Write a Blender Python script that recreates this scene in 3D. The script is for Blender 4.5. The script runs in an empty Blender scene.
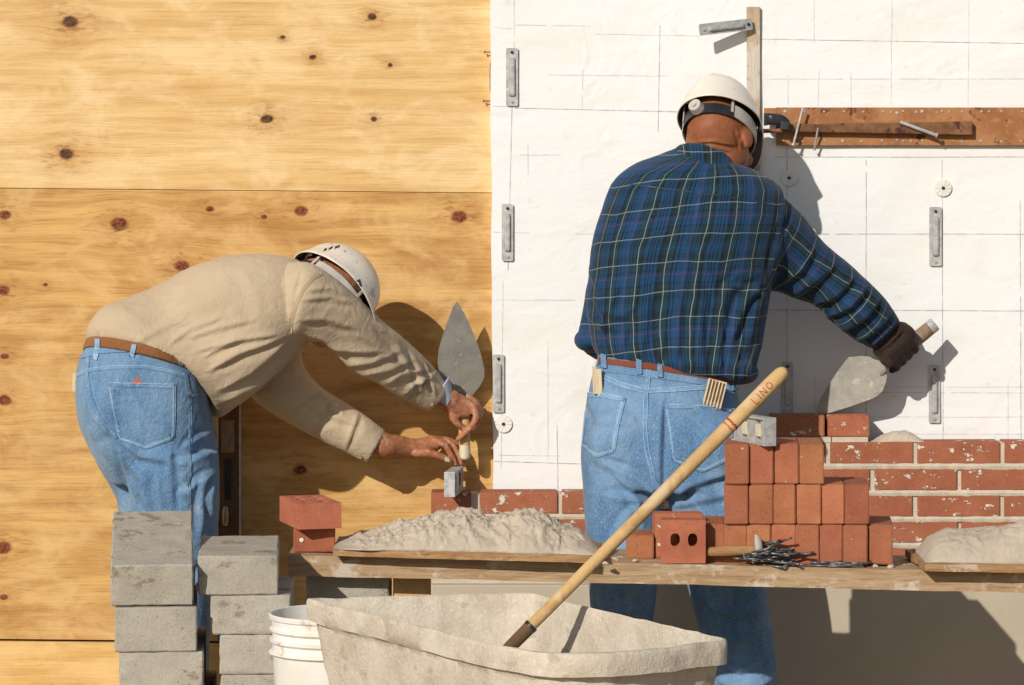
import bpy, bmesh, math, random
import numpy as np
from mathutils import Vector, Matrix, noise
from mathutils.bvhtree import BVHTree
random.seed(7); rng = np.random.default_rng(5)
R = math.radians
C = bpy.context.scene.collection
F, D, HY, H = 3400.0, 8.5, 170.0, 1.45
YOFF, POSE = 0., None
cl = lambda v: max(0., min(1., v))
def P(px, py, Y):
    # lean of the two bodies: heads and hands nearer the wall, standing legs nearer the plank
    if POSE == 'stand':
        a = (.04+.06*cl((py-150)/150))*(1-cl((py-390)/160)); t = cl((px-760)/110) if py < 400 else 0; Y += a*(1-t)+.04*t
    elif POSE == 'bend': Y += .08*cl((px-375)/60)
    Y = Y+YOFF; s = (Y+D)/F
    return Vector(((px-512)*s, Y, H-(py-HY)*s))
def S(Y): return F/(Y+D)            # pixels per metre at depth Y
# ------------------------------------------------------------------ materials
class N:
    def __init__(s, name):
        s.m = bpy.data.materials.new(name); s.m.use_nodes = True
        s.t = s.m.node_tree; s.b = s.t.nodes['Principled BSDF']
        s.b.inputs['Specular IOR Level'].default_value = .3
        s.co = s.t.nodes.new('ShaderNodeTexCoord').outputs['Object']
        oi = s.t.nodes.new('ShaderNodeObjectInfo')
        s.rnd = oi.outputs['Random']
    def n(s, ty, ins=(), **kw):
        nd = s.t.nodes.new('ShaderNode'+ty)
        for k, v in kw.items(): setattr(nd, k, v)
        for k, v in (ins.items() if isinstance(ins, dict) else enumerate(ins)):
            if v is None: continue
            if isinstance(v, bpy.types.NodeSocket): s.t.links.new(v, nd.inputs[k])
            else: nd.inputs[k].default_value = v
        return nd
    def math(s, op, a, b=None, c=None, clamp=False):
        return s.n('Math', [a, b, c], operation=op, use_clamp=clamp).outputs[0]
    def vmath(s, op, a, b=None): return s.n('VectorMath', [a, b], operation=op).outputs[0]
    def scale(s, v, sc): return s.vmath('MULTIPLY', v, sc)
    def noise(s, v, scale, detail=4, rough=.55, dist=0):
        return s.n('TexNoise', {'Vector': v, 'Scale': scale, 'Detail': detail, 'Roughness': rough, 'Distortion': dist}).outputs['Fac']
    def step(s, v, lo, hi, a=0., b=1.):
        return s.n('MapRange', {'Value': v, 'From Min': lo, 'From Max': hi, 'To Min': a, 'To Max': b}, interpolation_type='SMOOTHSTEP').outputs[0]
    def mix(s, f, a, b, blend='MIX'):
        nd = s.n('Mix', data_type='RGBA', blend_type=blend)
        for i, v in ((0, f), (6, a), (7, b)):
            if isinstance(v, bpy.types.NodeSocket): s.t.links.new(v, nd.inputs[i])
            else: nd.inputs[i].default_value = v if i == 0 else (*v, 1) if len(v) == 3 else v
        return nd.outputs[2]
    def col(s, c):
        if isinstance(c, bpy.types.NodeSocket): s.t.links.new(c, s.b.inputs['Base Color'])
        else: s.b.inputs['Base Color'].default_value = (*c, 1)
    def rough(s, r):
        if isinstance(r, bpy.types.NodeSocket): s.t.links.new(r, s.b.inputs['Roughness'])
        else: s.b.inputs['Roughness'].default_value = r
    def bump(s, h, dist=.002, strength=1.0, prev=None):
        b = s.n('Bump', {'Height': h, 'Distance': dist, 'Strength': strength})
        if prev: s.t.links.new(prev, b.inputs['Normal'])
        s.t.links.new(b.outputs[0], s.b.inputs['Normal']); return b.outputs[0]
    def shifted(s):
        return s.vmath('ADD', s.co, s.n('CombineXYZ', [s.math('MULTIPLY', s.rnd, 37.), s.math('MULTIPLY', s.rnd, 91.), s.math('MULTIPLY', s.rnd, 13.)]).outputs[0])

def mottled(name, c1, c2, scale=8, rough=.85, bscale=200, bdist=.001, spots=None, spot_scale=30, spot_lo=.6, metal=0, jitter=.0, c3=None, lo=.35, hi=.65):
    k = N(name); v = k.shifted()
    f = k.step(k.noise(v, scale, 6, .6), lo, hi)
    c = k.mix(f, c1, c2)
    if c3: c = k.mix(k.step(k.noise(v, scale*5, 4, .6), .5, .75), c, c3)
    if spots: c = k.mix(k.step(k.noise(v, spot_scale, 5, .65), spot_lo, spot_lo+.06), c, spots)
    if jitter:
        hsv = k.n('HueSaturation', {'Value': k.math('MULTIPLY_ADD', k.rnd, jitter, 1-jitter/2), 'Color': c}); c = hsv.outputs[0]
    k.col(c); k.rough(rough); k.b.inputs['Metallic'].default_value = metal
    h = k.math('ADD', k.noise(v, bscale, 6, .65), k.math('MULTIPLY', k.noise(v, bscale/6, 3), 1.5))
    k.bump(h, bdist)
    return k.m

def plywood(name, knots, c1, c2, c3, shift, kcol=((.07, .015, .008), (.27, .062, .018))):
    g = bpy.data.node_groups.get('knot')
    if not g:
        g = bpy.data.node_groups.new('knot', 'ShaderNodeTree')
        for nm, ty in (('V', 'NodeSocketVector'), ('C', 'NodeSocketVector'), ('Rad', 'NodeSocketFloat'), ('Acc', 'NodeSocketVector')): g.interface.new_socket(nm, in_out='INPUT', socket_type=ty)
        g.interface.new_socket('Acc', in_out='OUTPUT', socket_type='NodeSocketVector')
        gi = g.nodes.new('NodeGroupInput'); go = g.nodes.new('NodeGroupOutput')
        def nn(ty, op, *ins):
            nd = g.nodes.new(ty); nd.operation = op
            for i, v in enumerate(ins):
                if isinstance(v, bpy.types.NodeSocket): g.links.new(v, nd.inputs[i])
                else: nd.inputs[i].default_value = v
            return nd.outputs
        VM, MT = 'ShaderNodeVectorMath', 'ShaderNodeMath'
        d = nn(VM, 'SUBTRACT', gi.outputs[0], gi.outputs[1])[0]
        r = nn(VM, 'LENGTH', nn(VM, 'MULTIPLY', d, (.72, 0, 1))[0])[1]
        q = nn(MT, 'DIVIDE', r, gi.outputs[2])[0]
        cm = nn(MT, 'MULTIPLY', nn(MT, 'SUBTRACT', 1.2, q)[0], 2.2); cm[0].node.use_clamp = True
        q3 = nn(MT, 'MULTIPLY', q, .30)[0]
        halo = nn(MT, 'POWER', 2.718, nn(MT, 'MULTIPLY', nn(MT, 'MULTIPLY', q3, q3)[0], -1.)[0])[0]
        sx = g.nodes.new('ShaderNodeSeparateXYZ'); g.links.new(d, sx.inputs[0])
        w = nn(MT, 'MULTIPLY', nn(MT, 'MULTIPLY', sx.outputs[2], halo)[0], -.75)[0]
        cb = g.nodes.new('ShaderNodeCombineXYZ'); g.links.new(cm[0], cb.inputs[0]); g.links.new(halo, cb.inputs[1]); g.links.new(w, cb.inputs[2])
        g.links.new(nn(VM, 'ADD', gi.outputs[3], cb.outputs[0])[0], go.inputs[0])
    k = N(name); v0 = k.co
    wob = k.math('MULTIPLY', k.math('SUBTRACT', k.noise(k.scale(v0, (1, 1, 1)), 26, 3), .5), .008)
    v = k.vmath('ADD', v0, k.n('CombineXYZ', [wob, 0., wob]).outputs[0])
    acc = None
    for (x, y, r) in knots:
        p = P(x, y, .03)
        gn = k.t.nodes.new('ShaderNodeGroup'); gn.node_tree = g
        k.t.links.new(v, gn.inputs[0]); gn.inputs[1].default_value = p; gn.inputs[2].default_value = r/398.
        if acc:
            k.t.links.new(acc, gn.inputs[3])
            k.t.links.new(k.vmath('ADD', v, k.scale(acc, (1e-7, 1e-7, 1e-7))), gn.inputs[0])
        acc = gn.outputs[0]
    sp = k.n('SeparateXYZ', [acc]); core, halo, warp = sp.outputs[0], k.math('MINIMUM', sp.outputs[1], 1.), sp.outputs[2]
    vw = k.vmath('ADD', v0, k.n('CombineXYZ', [shift, 0., warp]).outputs[0])
    big = k.noise(k.scale(vw, (1.0, 1, 7)), 1.6, 5, .6, .6)
    cath = k.n('TexWave', {'Vector': k.scale(vw, (.55, 1, 5)), 'Scale': 1.5, 'Distortion': 7., 'Detail': 3., 'Detail Scale': 1.1, 'Detail Roughness': .6}, bands_direction='Z').outputs['Fac']
    fine = k.noise(k.scale(vw, (2.2, 1, 60)), 3.0, 6, .65)
    blot = k.noise(k.scale(v0, (1, 1, 1.8)), 5.5, 5, .65, .5)
    c = k.mix(k.step(big, .34, .68), c1, c2)
    c = k.mix(k.math('MULTIPLY', k.step(cath, .5, 1.), .26), c, c3)
    c = k.mix(k.math('MULTIPLY', k.step(fine, .47, .70), .55), c, c3)
    c = k.mix(k.math('MULTIPLY', k.step(blot, .42, .66), .7), c, (c1[0]*1.08, c1[1]*1.16, c1[2]*1.45))
    c = k.mix(k.math('MULTIPLY', k.step(k.noise(k.scale(v0, (1, 1, 2.6)), 3.1, 6, .7, .4), .50, .72), .55), c, tuple(a*b for a, b in zip(c2, (.86, .78, .66))))
    pores = k.noise(k.scale(vw, (6, 1, 190)), 3.2, 3, .6)
    c = k.mix(k.math('MULTIPLY', k.step(pores, .66, .74), .5), c, (.26, .12, .035))
    wz = k.noise(k.scale(v0, (7, 1, 15)), 3., 5)
    c = k.mix(k.math('MULTIPLY', k.math('MULTIPLY', halo, k.step(wz, .2, .7)), .75), c, (.44, .21, .05))
    kc = k.mix(k.step(k.noise(v0, 130, 3), .4, .6), kcol[0], kcol[1])
    c = k.mix(core, c, kc)
    ray = k.noise(k.scale(v0, (6, 1, 22)), 4.5, 5, .7)
    c = k.mix(k.math('MULTIPLY', k.math('MULTIPLY', halo, k.step(ray, .52, .6)), .6), c, (.20, .07, .02))
    st_ = k.noise(k.scale(vw, (.9, 1, 26)), 7., 5, .7)
    c = k.mix(k.math('MULTIPLY', k.step(st_, .60, .72), .45), c, tuple(a*.72 for a in c3))
    k.col(c); k.rough(.62)
    b = k.bump(fine, .0012); k.bump(k.math('ADD', pores, k.noise(v0, 500, 2)), .0004, prev=b)
    return k.m

def stone(name, base, dark, light, fine=350, pit=.0012, jitter=.12, stain=None, dots=.6):
    k = N(name); v = k.shifted()
    c = k.mix(k.step(k.noise(v, 14, 6, .65), .3, .7), base, dark)
    c = k.mix(k.math('MULTIPLY', k.step(k.noise(v, fine, 3, .7), .5, .75), .55), c, light)
    c = k.mix(k.math('MULTIPLY', k.step(k.noise(v, fine*.8, 2, .5), .62, .72), dots), c, tuple(a*.45 for a in dark))
    if stain: c = k.mix(k.math('MULTIPLY', k.step(k.noise(k.scale(v, (1, 1, 1.6)), 9, 7, .7), .575, .63), .75), c, stain)
    hsv = k.n('HueSaturation', {'Value': k.math('MULTIPLY_ADD', k.rnd, jitter, 1-jitter/2), 'Color': c})
    k.col(hsv.outputs[0]); k.rough(.95)
    b = k.bump(k.noise(v, 25, 5, .6), .004); b = k.bump(k.noise(v, fine, 4, .8), pit, prev=b)
    return k.m

def brick_mat(name, smear=.66):
    k = N(name); v = k.shifted()
    c = k.mix(k.step(k.noise(v, 9, 5, .6), .3, .7), (.45, .165, .082), (.35, .118, .058))
    c = k.mix(k.math('MULTIPLY', k.step(k.noise(v, 260, 3, .7), .55, .72), .5), c, (.58, .27, .15))
    c = k.mix(k.math('MULTIPLY', k.step(k.noise(v, 170, 2, .7), .62, .7), .6), c, (.16, .035, .02))
    hsv = k.n('HueSaturation', {'Value': k.math('MULTIPLY_ADD', k.rnd, .34, .80), 'Hue': k.math('MULTIPLY_ADD', k.math('FRACT', k.math('MULTIPLY', k.rnd, 7.3)), .016, .492), 'Color': c}); c = hsv.outputs[0]
    sm = k.step(k.math('ADD', k.noise(k.scale(v, (1, 1, 1.4)), 34, 6, .7), k.math('MULTIPLY', k.math('SUBTRACT', k.noise(v, 7, 2), .5), .25)), smear, smear+.025)
    c = k.mix(sm, c, (.72, .62, .50))
    k.col(c); k.rough(.9)
    b = k.bump(k.noise(v, 60, 4, .6), .0012); b = k.bump(k.noise(v, 420, 3, .8), .0006, prev=b); k.bump(sm, .0012, prev=b)
    return k.m

def wrap_mat():
    k = N('white_sheathing'); v = k.co
    st = k.step(k.noise(k.scale(v, (1, 1, 2.6)), 2.6, 6, .62, .8), .46, .72)
    c = k.mix(k.math('MULTIPLY', st, .75), (.80, .80, .795), (.77, .745, .68))
    c = k.mix(k.math('MULTIPLY', k.step(k.noise(v, 24, 6, .7), .60, .72), .35), c, (.60, .54, .43))
    c = k.mix(k.math('MULTIPLY', k.step(k.noise(k.scale(v, (4, 1, 40)), 9, 3), .66, .72), .14), c, (.35, .36, .42))
    k.col(c); k.rough(.75)
    r = k.n('TexNoise', {'Vector': k.n('VectorRotate', {'Vector': k.scale(v, (1, 1, 1)), 'Angle': .45}, rotation_type='Y_AXIS').outputs[0], 'Scale': 3.4, 'Detail': 3., 'Roughness': .5, 'Distortion': 1.3}).outputs['Fac']
    rid = k.math('ABSOLUTE', k.math('SUBTRACT', r, .5))
    rid = k.step(rid, 0., .10, 1., 0.)
    msk = k.step(k.noise(v, 2.0, 2), .46, .62)
    b = k.bump(k.math('MULTIPLY', rid, msk), .002, .5)
    b = k.bump(k.noise(k.scale(v, (1, 1, 1.7)), 7, 4, .5, .6), .008, .55, prev=b)
    k.bump(k.noise(v, 130, 3), .0005, prev=b)
    return k.m

def denim(name, base, light, dark, scale=1.):
    k = N(name); v = k.co
    c = k.mix(k.step(k.noise(k.scale(v, (1, 1, .6)), 6, 4, .6), .38, .64), base, light)
    c = k.mix(k.math('MULTIPLY', k.step(k.noise(k.scale(v, (1, 1, .35)), 28, 5, .65), .48, .74), .45), c, dark)
    c = k.mix(k.math('MULTIPLY', k.step(k.noise(v, 11, 6, .75), .56, .70), .35), c, (.42, .44, .44))
    tw = k.noise(k.scale(v, (1, 1, .28)), 620, 2, .6)
    c = k.mix(k.math('MULTIPLY', k.step(tw, .45, .7), .45), c, tuple(min(1, a*1.6+.05) for a in light))
    k.col(c); k.rough(.9); k.b.inputs['Sheen Weight'].default_value = .15
    b = k.bump(k.noise(v, 38, 4, .6, .8), .005); k.bump(tw, .0006, prev=b)
    return k.m

def cloth_mat(name, c1, c2, dirt=None):
    k = N(name); v = k.co
    c = k.mix(k.step(k.noise(v, 5, 4, .6), .35, .7), c1, c2)
    if dirt: c = k.mix(k.math('MULTIPLY', k.step(k.noise(v, 12, 6, .7), .56, .72), .4), c, dirt)
    k.col(c); k.rough(.88); k.b.inputs['Sheen Weight'].default_value = .1
    b = k.bump(k.noise(v, 30, 5, .6, .9), .0045)
    k.bump(k.noise(v, 700, 2), .0004, prev=b)
    return k.m

def plaid_mat():
    k = N('plaid_flannel'); T = .132
    uv = k.n('UVMap').outputs[0]
    nz = k.n('TexNoise', {'Vector': k.co, 'Scale': 9., 'Detail': 2.}).outputs['Color']
    uv = k.vmath('ADD', uv, k.scale(k.vmath('SUBTRACT', nz, (.5, .5, .5)), (.020, .020, 0)))
    sx = k.n('SeparateXYZ', [uv])
    fr = [k.math('FRACT', k.math('DIVIDE', sx.outputs[i], T)) for i in (0, 1)]
    NB = (.008, .022, .026); BL = (.007, .050, .135); DK = (.005, .008, .012); TL = (.009, .036, .052)
    def ramp(f, stops):
        r = k.n('ValToRGB', [f]); cr = r.color_ramp; cr.interpolation = 'CONSTANT'
        cr.elements[0].position = 0; cr.elements[0].color = (*stops[0][1], 1); cr.elements[1].position = stops[1][0]; cr.elements[1].color = (*stops[1][1], 1)
        for p, cc in stops[2:]: e = cr.elements.new(p); e.color = (*cc, 1)
        return r.outputs[0]
    warp = ramp(fr[0], [(0, BL), (.09, DK), (.11, BL), (.14, DK), (.16, TL), (.22, NB), (.31, DK), (.35, TL), (.38, BL), (.42, DK), (.44, BL), (.47, DK), (.49, BL), (.53, DK), (.55, BL), (.60, DK), (.66, NB), (.76, TL), (.83, DK), (.86, BL), (.90, DK), (.92, BL)])
    weft = ramp(fr[1], [(0, BL), (.10, DK), (.14, TL), (.20, NB), (.32, DK), (.40, TL), (.47, BL), (.53, TL), (.60, DK), (.68, NB), (.80, TL), (.86, DK), (.90, BL)])
    c = k.mix(.30, warp, weft)
    def line(f, pos, w):
        return k.step(k.math('ABSOLUTE', k.math('SUBTRACT', f, pos)), w*.6, w*1.2, 1., 0.)
    for i in (0, 1):
        for pos in (.26, .74): c = k.mix(k.math('MULTIPLY', line(fr[i], pos, .0085), (.50, .42)[i]), c, (.34, .41, .42))
        c = k.mix(k.math('MULTIPLY', line(fr[i], .04, .013), .30), c, (.16, .03, .06))
    c = k.mix(k.math('MULTIPLY', k.step(k.noise(uv, 900, 2), .5, .7), .25), c, (.03, .09, .16))
    k.col(c); k.rough(.9); k.b.inputs['Sheen Weight'].default_value = .08
    b = k.bump(k.noise(k.co, 30, 4, .6, .6), .004); k.bump(k.noise(k.co, 650, 2), .0006, prev=b)
    return k.m

def skin_mat(name, c1, c2, c3, dust=None):
    k = N(name); v = k.co
    c = k.mix(k.step(k.noise(v, 22, 5, .6), .35, .7), c1, c2)
    c = k.mix(k.math('MULTIPLY', k.step(k.noise(v, 90, 4, .6), .52, .72), .6), c, c3)
    c = k.mix(k.math('MULTIPLY', k.step(k.noise(v, 640, 2, .6), .55, .68), .4), c, tuple(a*.35 for a in c2))
    if dust: c = k.mix(k.math('MULTIPLY', k.step(k.noise(v, 55, 5, .7), .52, .66), .6), c, dust)
    k.col(c); k.rough(.58); k.b.inputs['Subsurface Weight'].default_value = .08; k.b.inputs['Subsurface Radius'].default_value = (.01, .004, .002)
    b = k.bump(k.noise(v, 60, 4, .6), .0012); k.bump(k.noise(v, 400, 3), .0004, prev=b)
    return k.m

def worn_hat(name, base, marks):
    k = N(name); v = k.co
    c = k.mix(k.step(k.noise(v, 10, 5, .6), .4, .7), base, tuple(a*.88 for a in base))
    if marks:
        c = k.mix(k.step(k.noise(v, 19, 6, .75), .585, .61), c, (.50, .38, .25))
        c = k.mix(k.step(k.noise(v, 80, 3, .7), .645, .67), c, (.10, .08, .07))
    k.col(c); k.rough(.38); k.b.inputs['Specular IOR Level'].default_value = .45
    k.bump(k.noise(v, 140, 4), .0004)
    return k.m

M = {}
M['brick'] = brick_mat('fired_clay', .665); M['wall_brick'] = brick_mat('wall_clay', .585)
M['concrete'] = stone('concrete_block_grey', (.47, .43, .36), (.38, .345, .285), (.66, .62, .54), 300, .0016, .16, (.22, .16, .10))
M['foundation'] = mottled('poured_concrete', (.50, .43, .33), (.45, .385, .295), 3, .9, 90, .0006)
M['mortar'] = stone('wet_mortar', (.56, .475, .37), (.48, .405, .315), (.72, .64, .52), 420, .0014, .05, None, .25)
M['joint'] = stone('joint_mortar', (.64, .555, .44), (.54, .46, .355), (.76, .69, .57), 330, .0018, .05)
M['tub'] = stone('caked_tub', (.68, .60, .49), (.54, .455, .35), (.84, .80, .72), 160, .0026, .0, (.46, .375, .28), .12)
M['dirt'] = stone('dirt', (.34, .27, .19), (.28, .22, .15), (.42, .35, .26), 60, .003, 0)
M['metal'] = mottled('galvanised', (.54, .53, .51), (.38, .38, .38), 60, .45, 300, .0004, spots=(.66, .62, .54), spot_scale=80, spot_lo=.62, metal=.25)
M['dull'] = mottled('mortared_steel', (.40, .375, .33), (.32, .30, .265), 22, .6, 250, .0006, spots=(.52, .47, .38), spot_scale=45, spot_lo=.6, metal=.25)
M['dark_metal'] = mottled('dark_steel', (.06, .06, .065), (.03, .03, .03), 40, .42, 200, .0003, metal=.5)
M['wire'] = mottled('wire_grey', (.20, .20, .20), (.11, .11, .11), 60, .42, 200, .0002, metal=.5)
M['rust'] = mottled('rusty_steel', (.42, .20, .085), (.30, .125, .05), 12, .85, 160, .0008, spots=(.11, .042, .02), spot_scale=26, spot_lo=.6, c3=(.45, .22, .10))
M['rust_dark'] = mottled('rusty_bar', (.25, .12, .055), (.14, .062, .030), 22, .85, 160, .001, spots=(.07, .03, .02), spot_scale=30, spot_lo=.58)
M['black'] = mottled('black_plastic', (.02, .02, .022), (.035, .035, .04), 20, .35, 200, .0002)
M['greyp'] = mottled('grey_plastic', (.52, .49, .45), (.42, .39, .35), 30, .5, 200, .0003)
M['white'] = mottled('white_plastic', (.80, .78, .74), (.70, .67, .60), 9, .45, 120, .0004, spots=(.58, .50, .38), spot_scale=14, spot_lo=.64)
M['orange'] = mottled('orange_print', (.75, .25, .05), (.8, .55, .35), 70, .6, 200, .0002, lo=.48, hi=.52)
M['greyprint'] = mottled('grey_print', (.35, .35, .38), (.75, .73, .7), 90, .6, 200, .0002, lo=.48, hi=.52)
M['blue'] = mottled('blue_paint', (.012, .035, .08), (.02, .05, .11), 30, .5, 200, .0002)
M['navy'] = M['blue']
M['red_ink'] = mottled('red_ink', (.42, .06, .03), (.32, .05, .03), 60, .7, 200, .0001)
M['card'] = mottled('orange_card', (.62, .12, .03), (.5, .09, .03), 60, .7, 200, .0001)
M['plank'] = None
def timber(name, c1, c2, c3, spots, sc=(2.5, 14, 26)):
    k = N(name); v = k.shifted()
    g = k.noise(k.scale(v, sc), 3.2, 6, .65, .5)
    c = k.mix(k.step(g, .35, .65), c1, c2)
    c = k.mix(k.math('MULTIPLY', k.step(k.noise(k.scale(v, tuple(a*2.5 for a in sc)), 4, 4), .55, .72), .6), c, c3)
    if spots: c = k.mix(k.math('MULTIPLY', k.step(k.noise(v, 8, 6, .7), .52, .6), .8), c, spots)
    k.col(c); k.rough(.85)
    b = k.bump(g, .004); k.bump(k.noise(v, 200, 4), .0008, prev=b)
    return k.m
M['plank'] = timber('weathered_plank', (.46, .33, .20), (.36, .225, .12), (.17, .09, .045), (.60, .52, .42))
M['board'] = timber('mortar_board_ply', (.44, .27, .13), (.33, .17, .07), (.14, .06, .03), (.55, .46, .35))
M['lath'] = timber('dusty_lath', (.52, .40, .28), (.42, .30, .19), (.25, .16, .10), (.62, .57, .50), (26, 14, 2.5))
M['handle'] = timber('ash_handle', (.62, .41, .19), (.50, .32, .14), (.36, .21, .09), (.60, .46, .29), (3, 3, 3))
M['rule'] = timber('rule_wood', (.72, .60, .42), (.62, .49, .32), (.4, .3, .18), None, (30, 10, 3))
M['grip'] = timber('trowel_wood', (.30, .21, .14), (.21, .14, .09), (.18, .10, .06), (.42, .36, .30), (20, 10, 6))
M['level_wood'] = timber('level_wood', (.17, .085, .035), (.12, .058, .025), (.07, .03, .015), None, (30, 10, 2))
M['cream'] = mottled('cream_plastic', (.66, .58, .42), (.58, .5, .36), 30, .5, 200, .0002)
M['leather'] = cloth_mat('leather_belt', (.30, .135, .05), (.23, .095, .035))
M['leather_red'] = cloth_mat('red_leather_belt', (.24, .065, .03), (.17, .045, .022))
M['glove'] = cloth_mat('brown_glove', (.034, .018, .012), (.020, .011, .008))
M['boot'] = cloth_mat('boot_leather', (.16, .09, .045), (.11, .06, .03))
M['khaki'] = cloth_mat('khaki_shirt', (.545, .435, .30), (.495, .39, .265))
M['khaki_dark'] = cloth_mat('khaki_seam', (.44, .335, .22), (.40, .30, .19))
M['undershirt'] = cloth_mat('pale_blue_cuff', (.50, .56, .66), (.44, .50, .62))
M['denim'] = denim('faded_denim', (.078, .172, .315), (.165, .285, .44), (.040, .098, .205))
M['denim_seam'] = denim('denim_seam', (.065, .155, .30), (.20, .34, .50), (.035, .09, .20))
M['denim_light'] = denim('denim_edge', (.19, .32, .48), (.28, .42, .57), (.09, .19, .34))
M['plaid'] = plaid_mat()
M['skin_r'] = skin_mat('brown_skin', (.30, .105, .042), (.24, .078, .03), (.36, .15, .07))
M['skin_l'] = skin_mat('tanned_skin', (.44, .175, .085), (.36, .13, .06), (.50, .25, .15), (.56, .42, .32))
M['hat_r'] = worn_hat('hat_cream', (.76, .70, .61), False)
M['hat_l'] = worn_hat('hat_scuffed', (.70, .64, .55), True)
M['hat_in'] = mottled('hat_inside', (.12, .10, .085), (.08, .07, .06), 20, .6, 200, .0002)
M['wrap'] = wrap_mat()
M['pencil'] = mottled('pencil_line', (.42, .44, .52), (.66, .66, .68), 60, .9, 200, .0001, lo=.4, hi=.6)
M['pencil_dark'] = mottled('chalk_line_dark', (.30, .32, .42), (.58, .59, .62), 50, .9, 200, .0001, lo=.4, hi=.62)
KN = [(70, 22, 6), (372, 17, 3.5), (313, 57, 2.5), (390, 65, 2), (267, 119, 4.5), (374, 119, 2.5), (66, 154, 5.5), (283, 37, 2), (-150, 90, 6), (-60, 40, 4)]
KM = [(210, 209, 3.), (301, 211, 5), (264, 217, 2.3), (119, 224, 6.5), (5, 215, 4.5), (459, 217, 6), (182, 266, 5.5), (3, 290, 5), (5, 356, 3), (5, 400, 5), (3, 548, 6), (4, 597, 3), (45, 285, 1.8), (-90, 300, 6), (300, 470, 5), (390, 560, 5)]
KB = [(60, 700, 5), (-40, 670, 4), (200, 720, 6)]
W1, W2, W3 = (.74, .475, .185), (.64, .375, .125), (.45, .235, .07)
M['ply_a'] = plywood('plywood_upper', KN, (.77, .53, .235), (.68, .43, .165), (.47, .25, .08), 0., ((.035, .014, .008), (.13, .045, .018)))
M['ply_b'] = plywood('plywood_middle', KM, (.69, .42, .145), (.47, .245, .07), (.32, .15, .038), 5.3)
M['ply_c'] = plywood('plywood_lower', KB, (.76, .48, .17), (.66, .38, .12), (.45, .235, .07), 9.1)
# ------------------------------------------------------------------ mesh helpers
def link(name, me, mats, parent=None, off=None, smooth=False):
    o = bpy.data.objects.new(name, me); C.objects.link(o)
    for m in (mats if isinstance(mats, (list, tuple)) else [mats]): me.materials.append(m)
    if parent is not None:
        root = parent
        o.parent = parent
        # vertices are given in world space; bring them into the thing's frame
        base = Vector((0, 0, 0)); q = parent
        while q is not None: base += q.location; q = q.parent
        me.transform(Matrix.Translation(-base))
    if smooth: me.polygons.foreach_set('use_smooth', [True]*len(me.polygons))
    me.update(); return o
def from_bm(name, bm, mats, parent=None, smooth=False, bevel=0, angle=None):
    if bevel:
        bmesh.ops.bevel(bm, geom=[e for e in bm.edges if e.calc_face_angle(0) > .6], offset=bevel, segments=2, affect='EDGES', profile=.6)
    bmesh.ops.recalc_face_normals(bm, faces=bm.faces)
    me = bpy.data.meshes.new(name); bm.to_mesh(me); bm.free()
    o = link(name, me, mats, parent, smooth=smooth)
    if angle is not None and smooth: me.set_sharp_from_angle(angle=R(angle))
    return o
def thing(name, label, cat, loc, group=None):
    o = bpy.data.objects.new(name, None); C.objects.link(o); o.location = loc; o.empty_display_size = .1
    return tag(o, label, cat, group)
def tag(o, label=None, cat=None, group=None, kind=None):
    if label: o['label'] = label
    if cat: o['category'] = cat
    if group: o['group'] = group
    if kind: o['kind'] = kind
    return o
def origin_to(o, loc):
    o.data.transform(Matrix.Translation(-Vector(loc))); o.location = loc; return o
def box(bm, a, b, mat=None, mi=0):
    a, b = Vector(a), Vector(b)
    r = bmesh.ops.create_cube(bm, size=1)
    c = (a+b)/2; s = b-a
    T = Matrix.Translation(c) @ Matrix.Diagonal((abs(s.x), abs(s.y), abs(s.z), 1))
    if mat: T = mat @ T
    bmesh.ops.transform(bm, matrix=T, verts=r['verts'])
    for f in {f for v in r['verts'] for f in v.link_faces}: f.material_index = mi
    return r['verts']
def cyl(bm, a, b, r1, r2=None, seg=16, mi=0):
    a, b = Vector(a), Vector(b); r2 = r1 if r2 is None else r2
    d = b-a; q = d.to_track_quat('Z', 'Y').to_matrix().to_4x4()
    r = bmesh.ops.create_cone(bm, cap_ends=True, segments=seg, radius1=r1, radius2=r2, depth=d.length, matrix=Matrix.Translation((a+b)/2) @ q)
    for f in {f for v in r['verts'] for f in v.link_faces}: f.material_index = mi
    return r['verts']
def ball(bm, c, rad, rot=None, seg=24):
    T = Matrix.Translation(c) @ (rot.to_4x4() if rot else Matrix.Identity(4)) @ Matrix.Diagonal((*rad, 1) if len(rad) == 3 else (rad[0],)*3+(1,))
    return bmesh.ops.create_uvsphere(bm, u_segments=seg, v_segments=seg//2, radius=1, matrix=T)['verts']
def loft(bm, rings, n=32, sub=4, ex=2.0, cap=True, closed_u=True):
    """rings: (center, u half vector, v half vector)"""
    A = [np.array([list(r[0])+list(r[1])+list(r[2])]) [0] for r in rings]
    pts = []
    for i in range(len(A)-1):
        p0, p1, p2, p3 = A[max(i-1, 0)], A[i], A[i+1], A[min(i+2, len(A)-1)]
        for k in range(sub):
            t = k/sub
            pts.append(.5*((2*p1)+(-p0+p2)*t+(2*p0-5*p1+4*p2-p3)*t*t+(-p0+3*p1-3*p2+p3)*t**3))
    pts.append(A[-1])
    rows = []
    for q in pts:
        c, u, v = q[:3], q[3:6], q[6:9]; row = []
        for k in range(n):
            a = 2*math.pi*k/n; ca, sa = math.cos(a), math.sin(a)
            ca = math.copysign(abs(ca)**(2/ex), ca); sa = math.copysign(abs(sa)**(2/ex), sa)
            row.append(bm.verts.new(c+u*ca+v*sa))
        rows.append(row)
    for r0, r1 in zip(rows, rows[1:]):
        for k in range(n): bm.faces.new((r0[k], r0[(k+1) % n], r1[(k+1) % n], r1[k]))
    if cap:
        for row, q in ((rows[0], pts[0]), (rows[-1], pts[-1])):
            c = bm.verts.new(q[:3])
            for k in range(n): bm.faces.new((row[k], row[(k+1) % n], c))
    return rows
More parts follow.
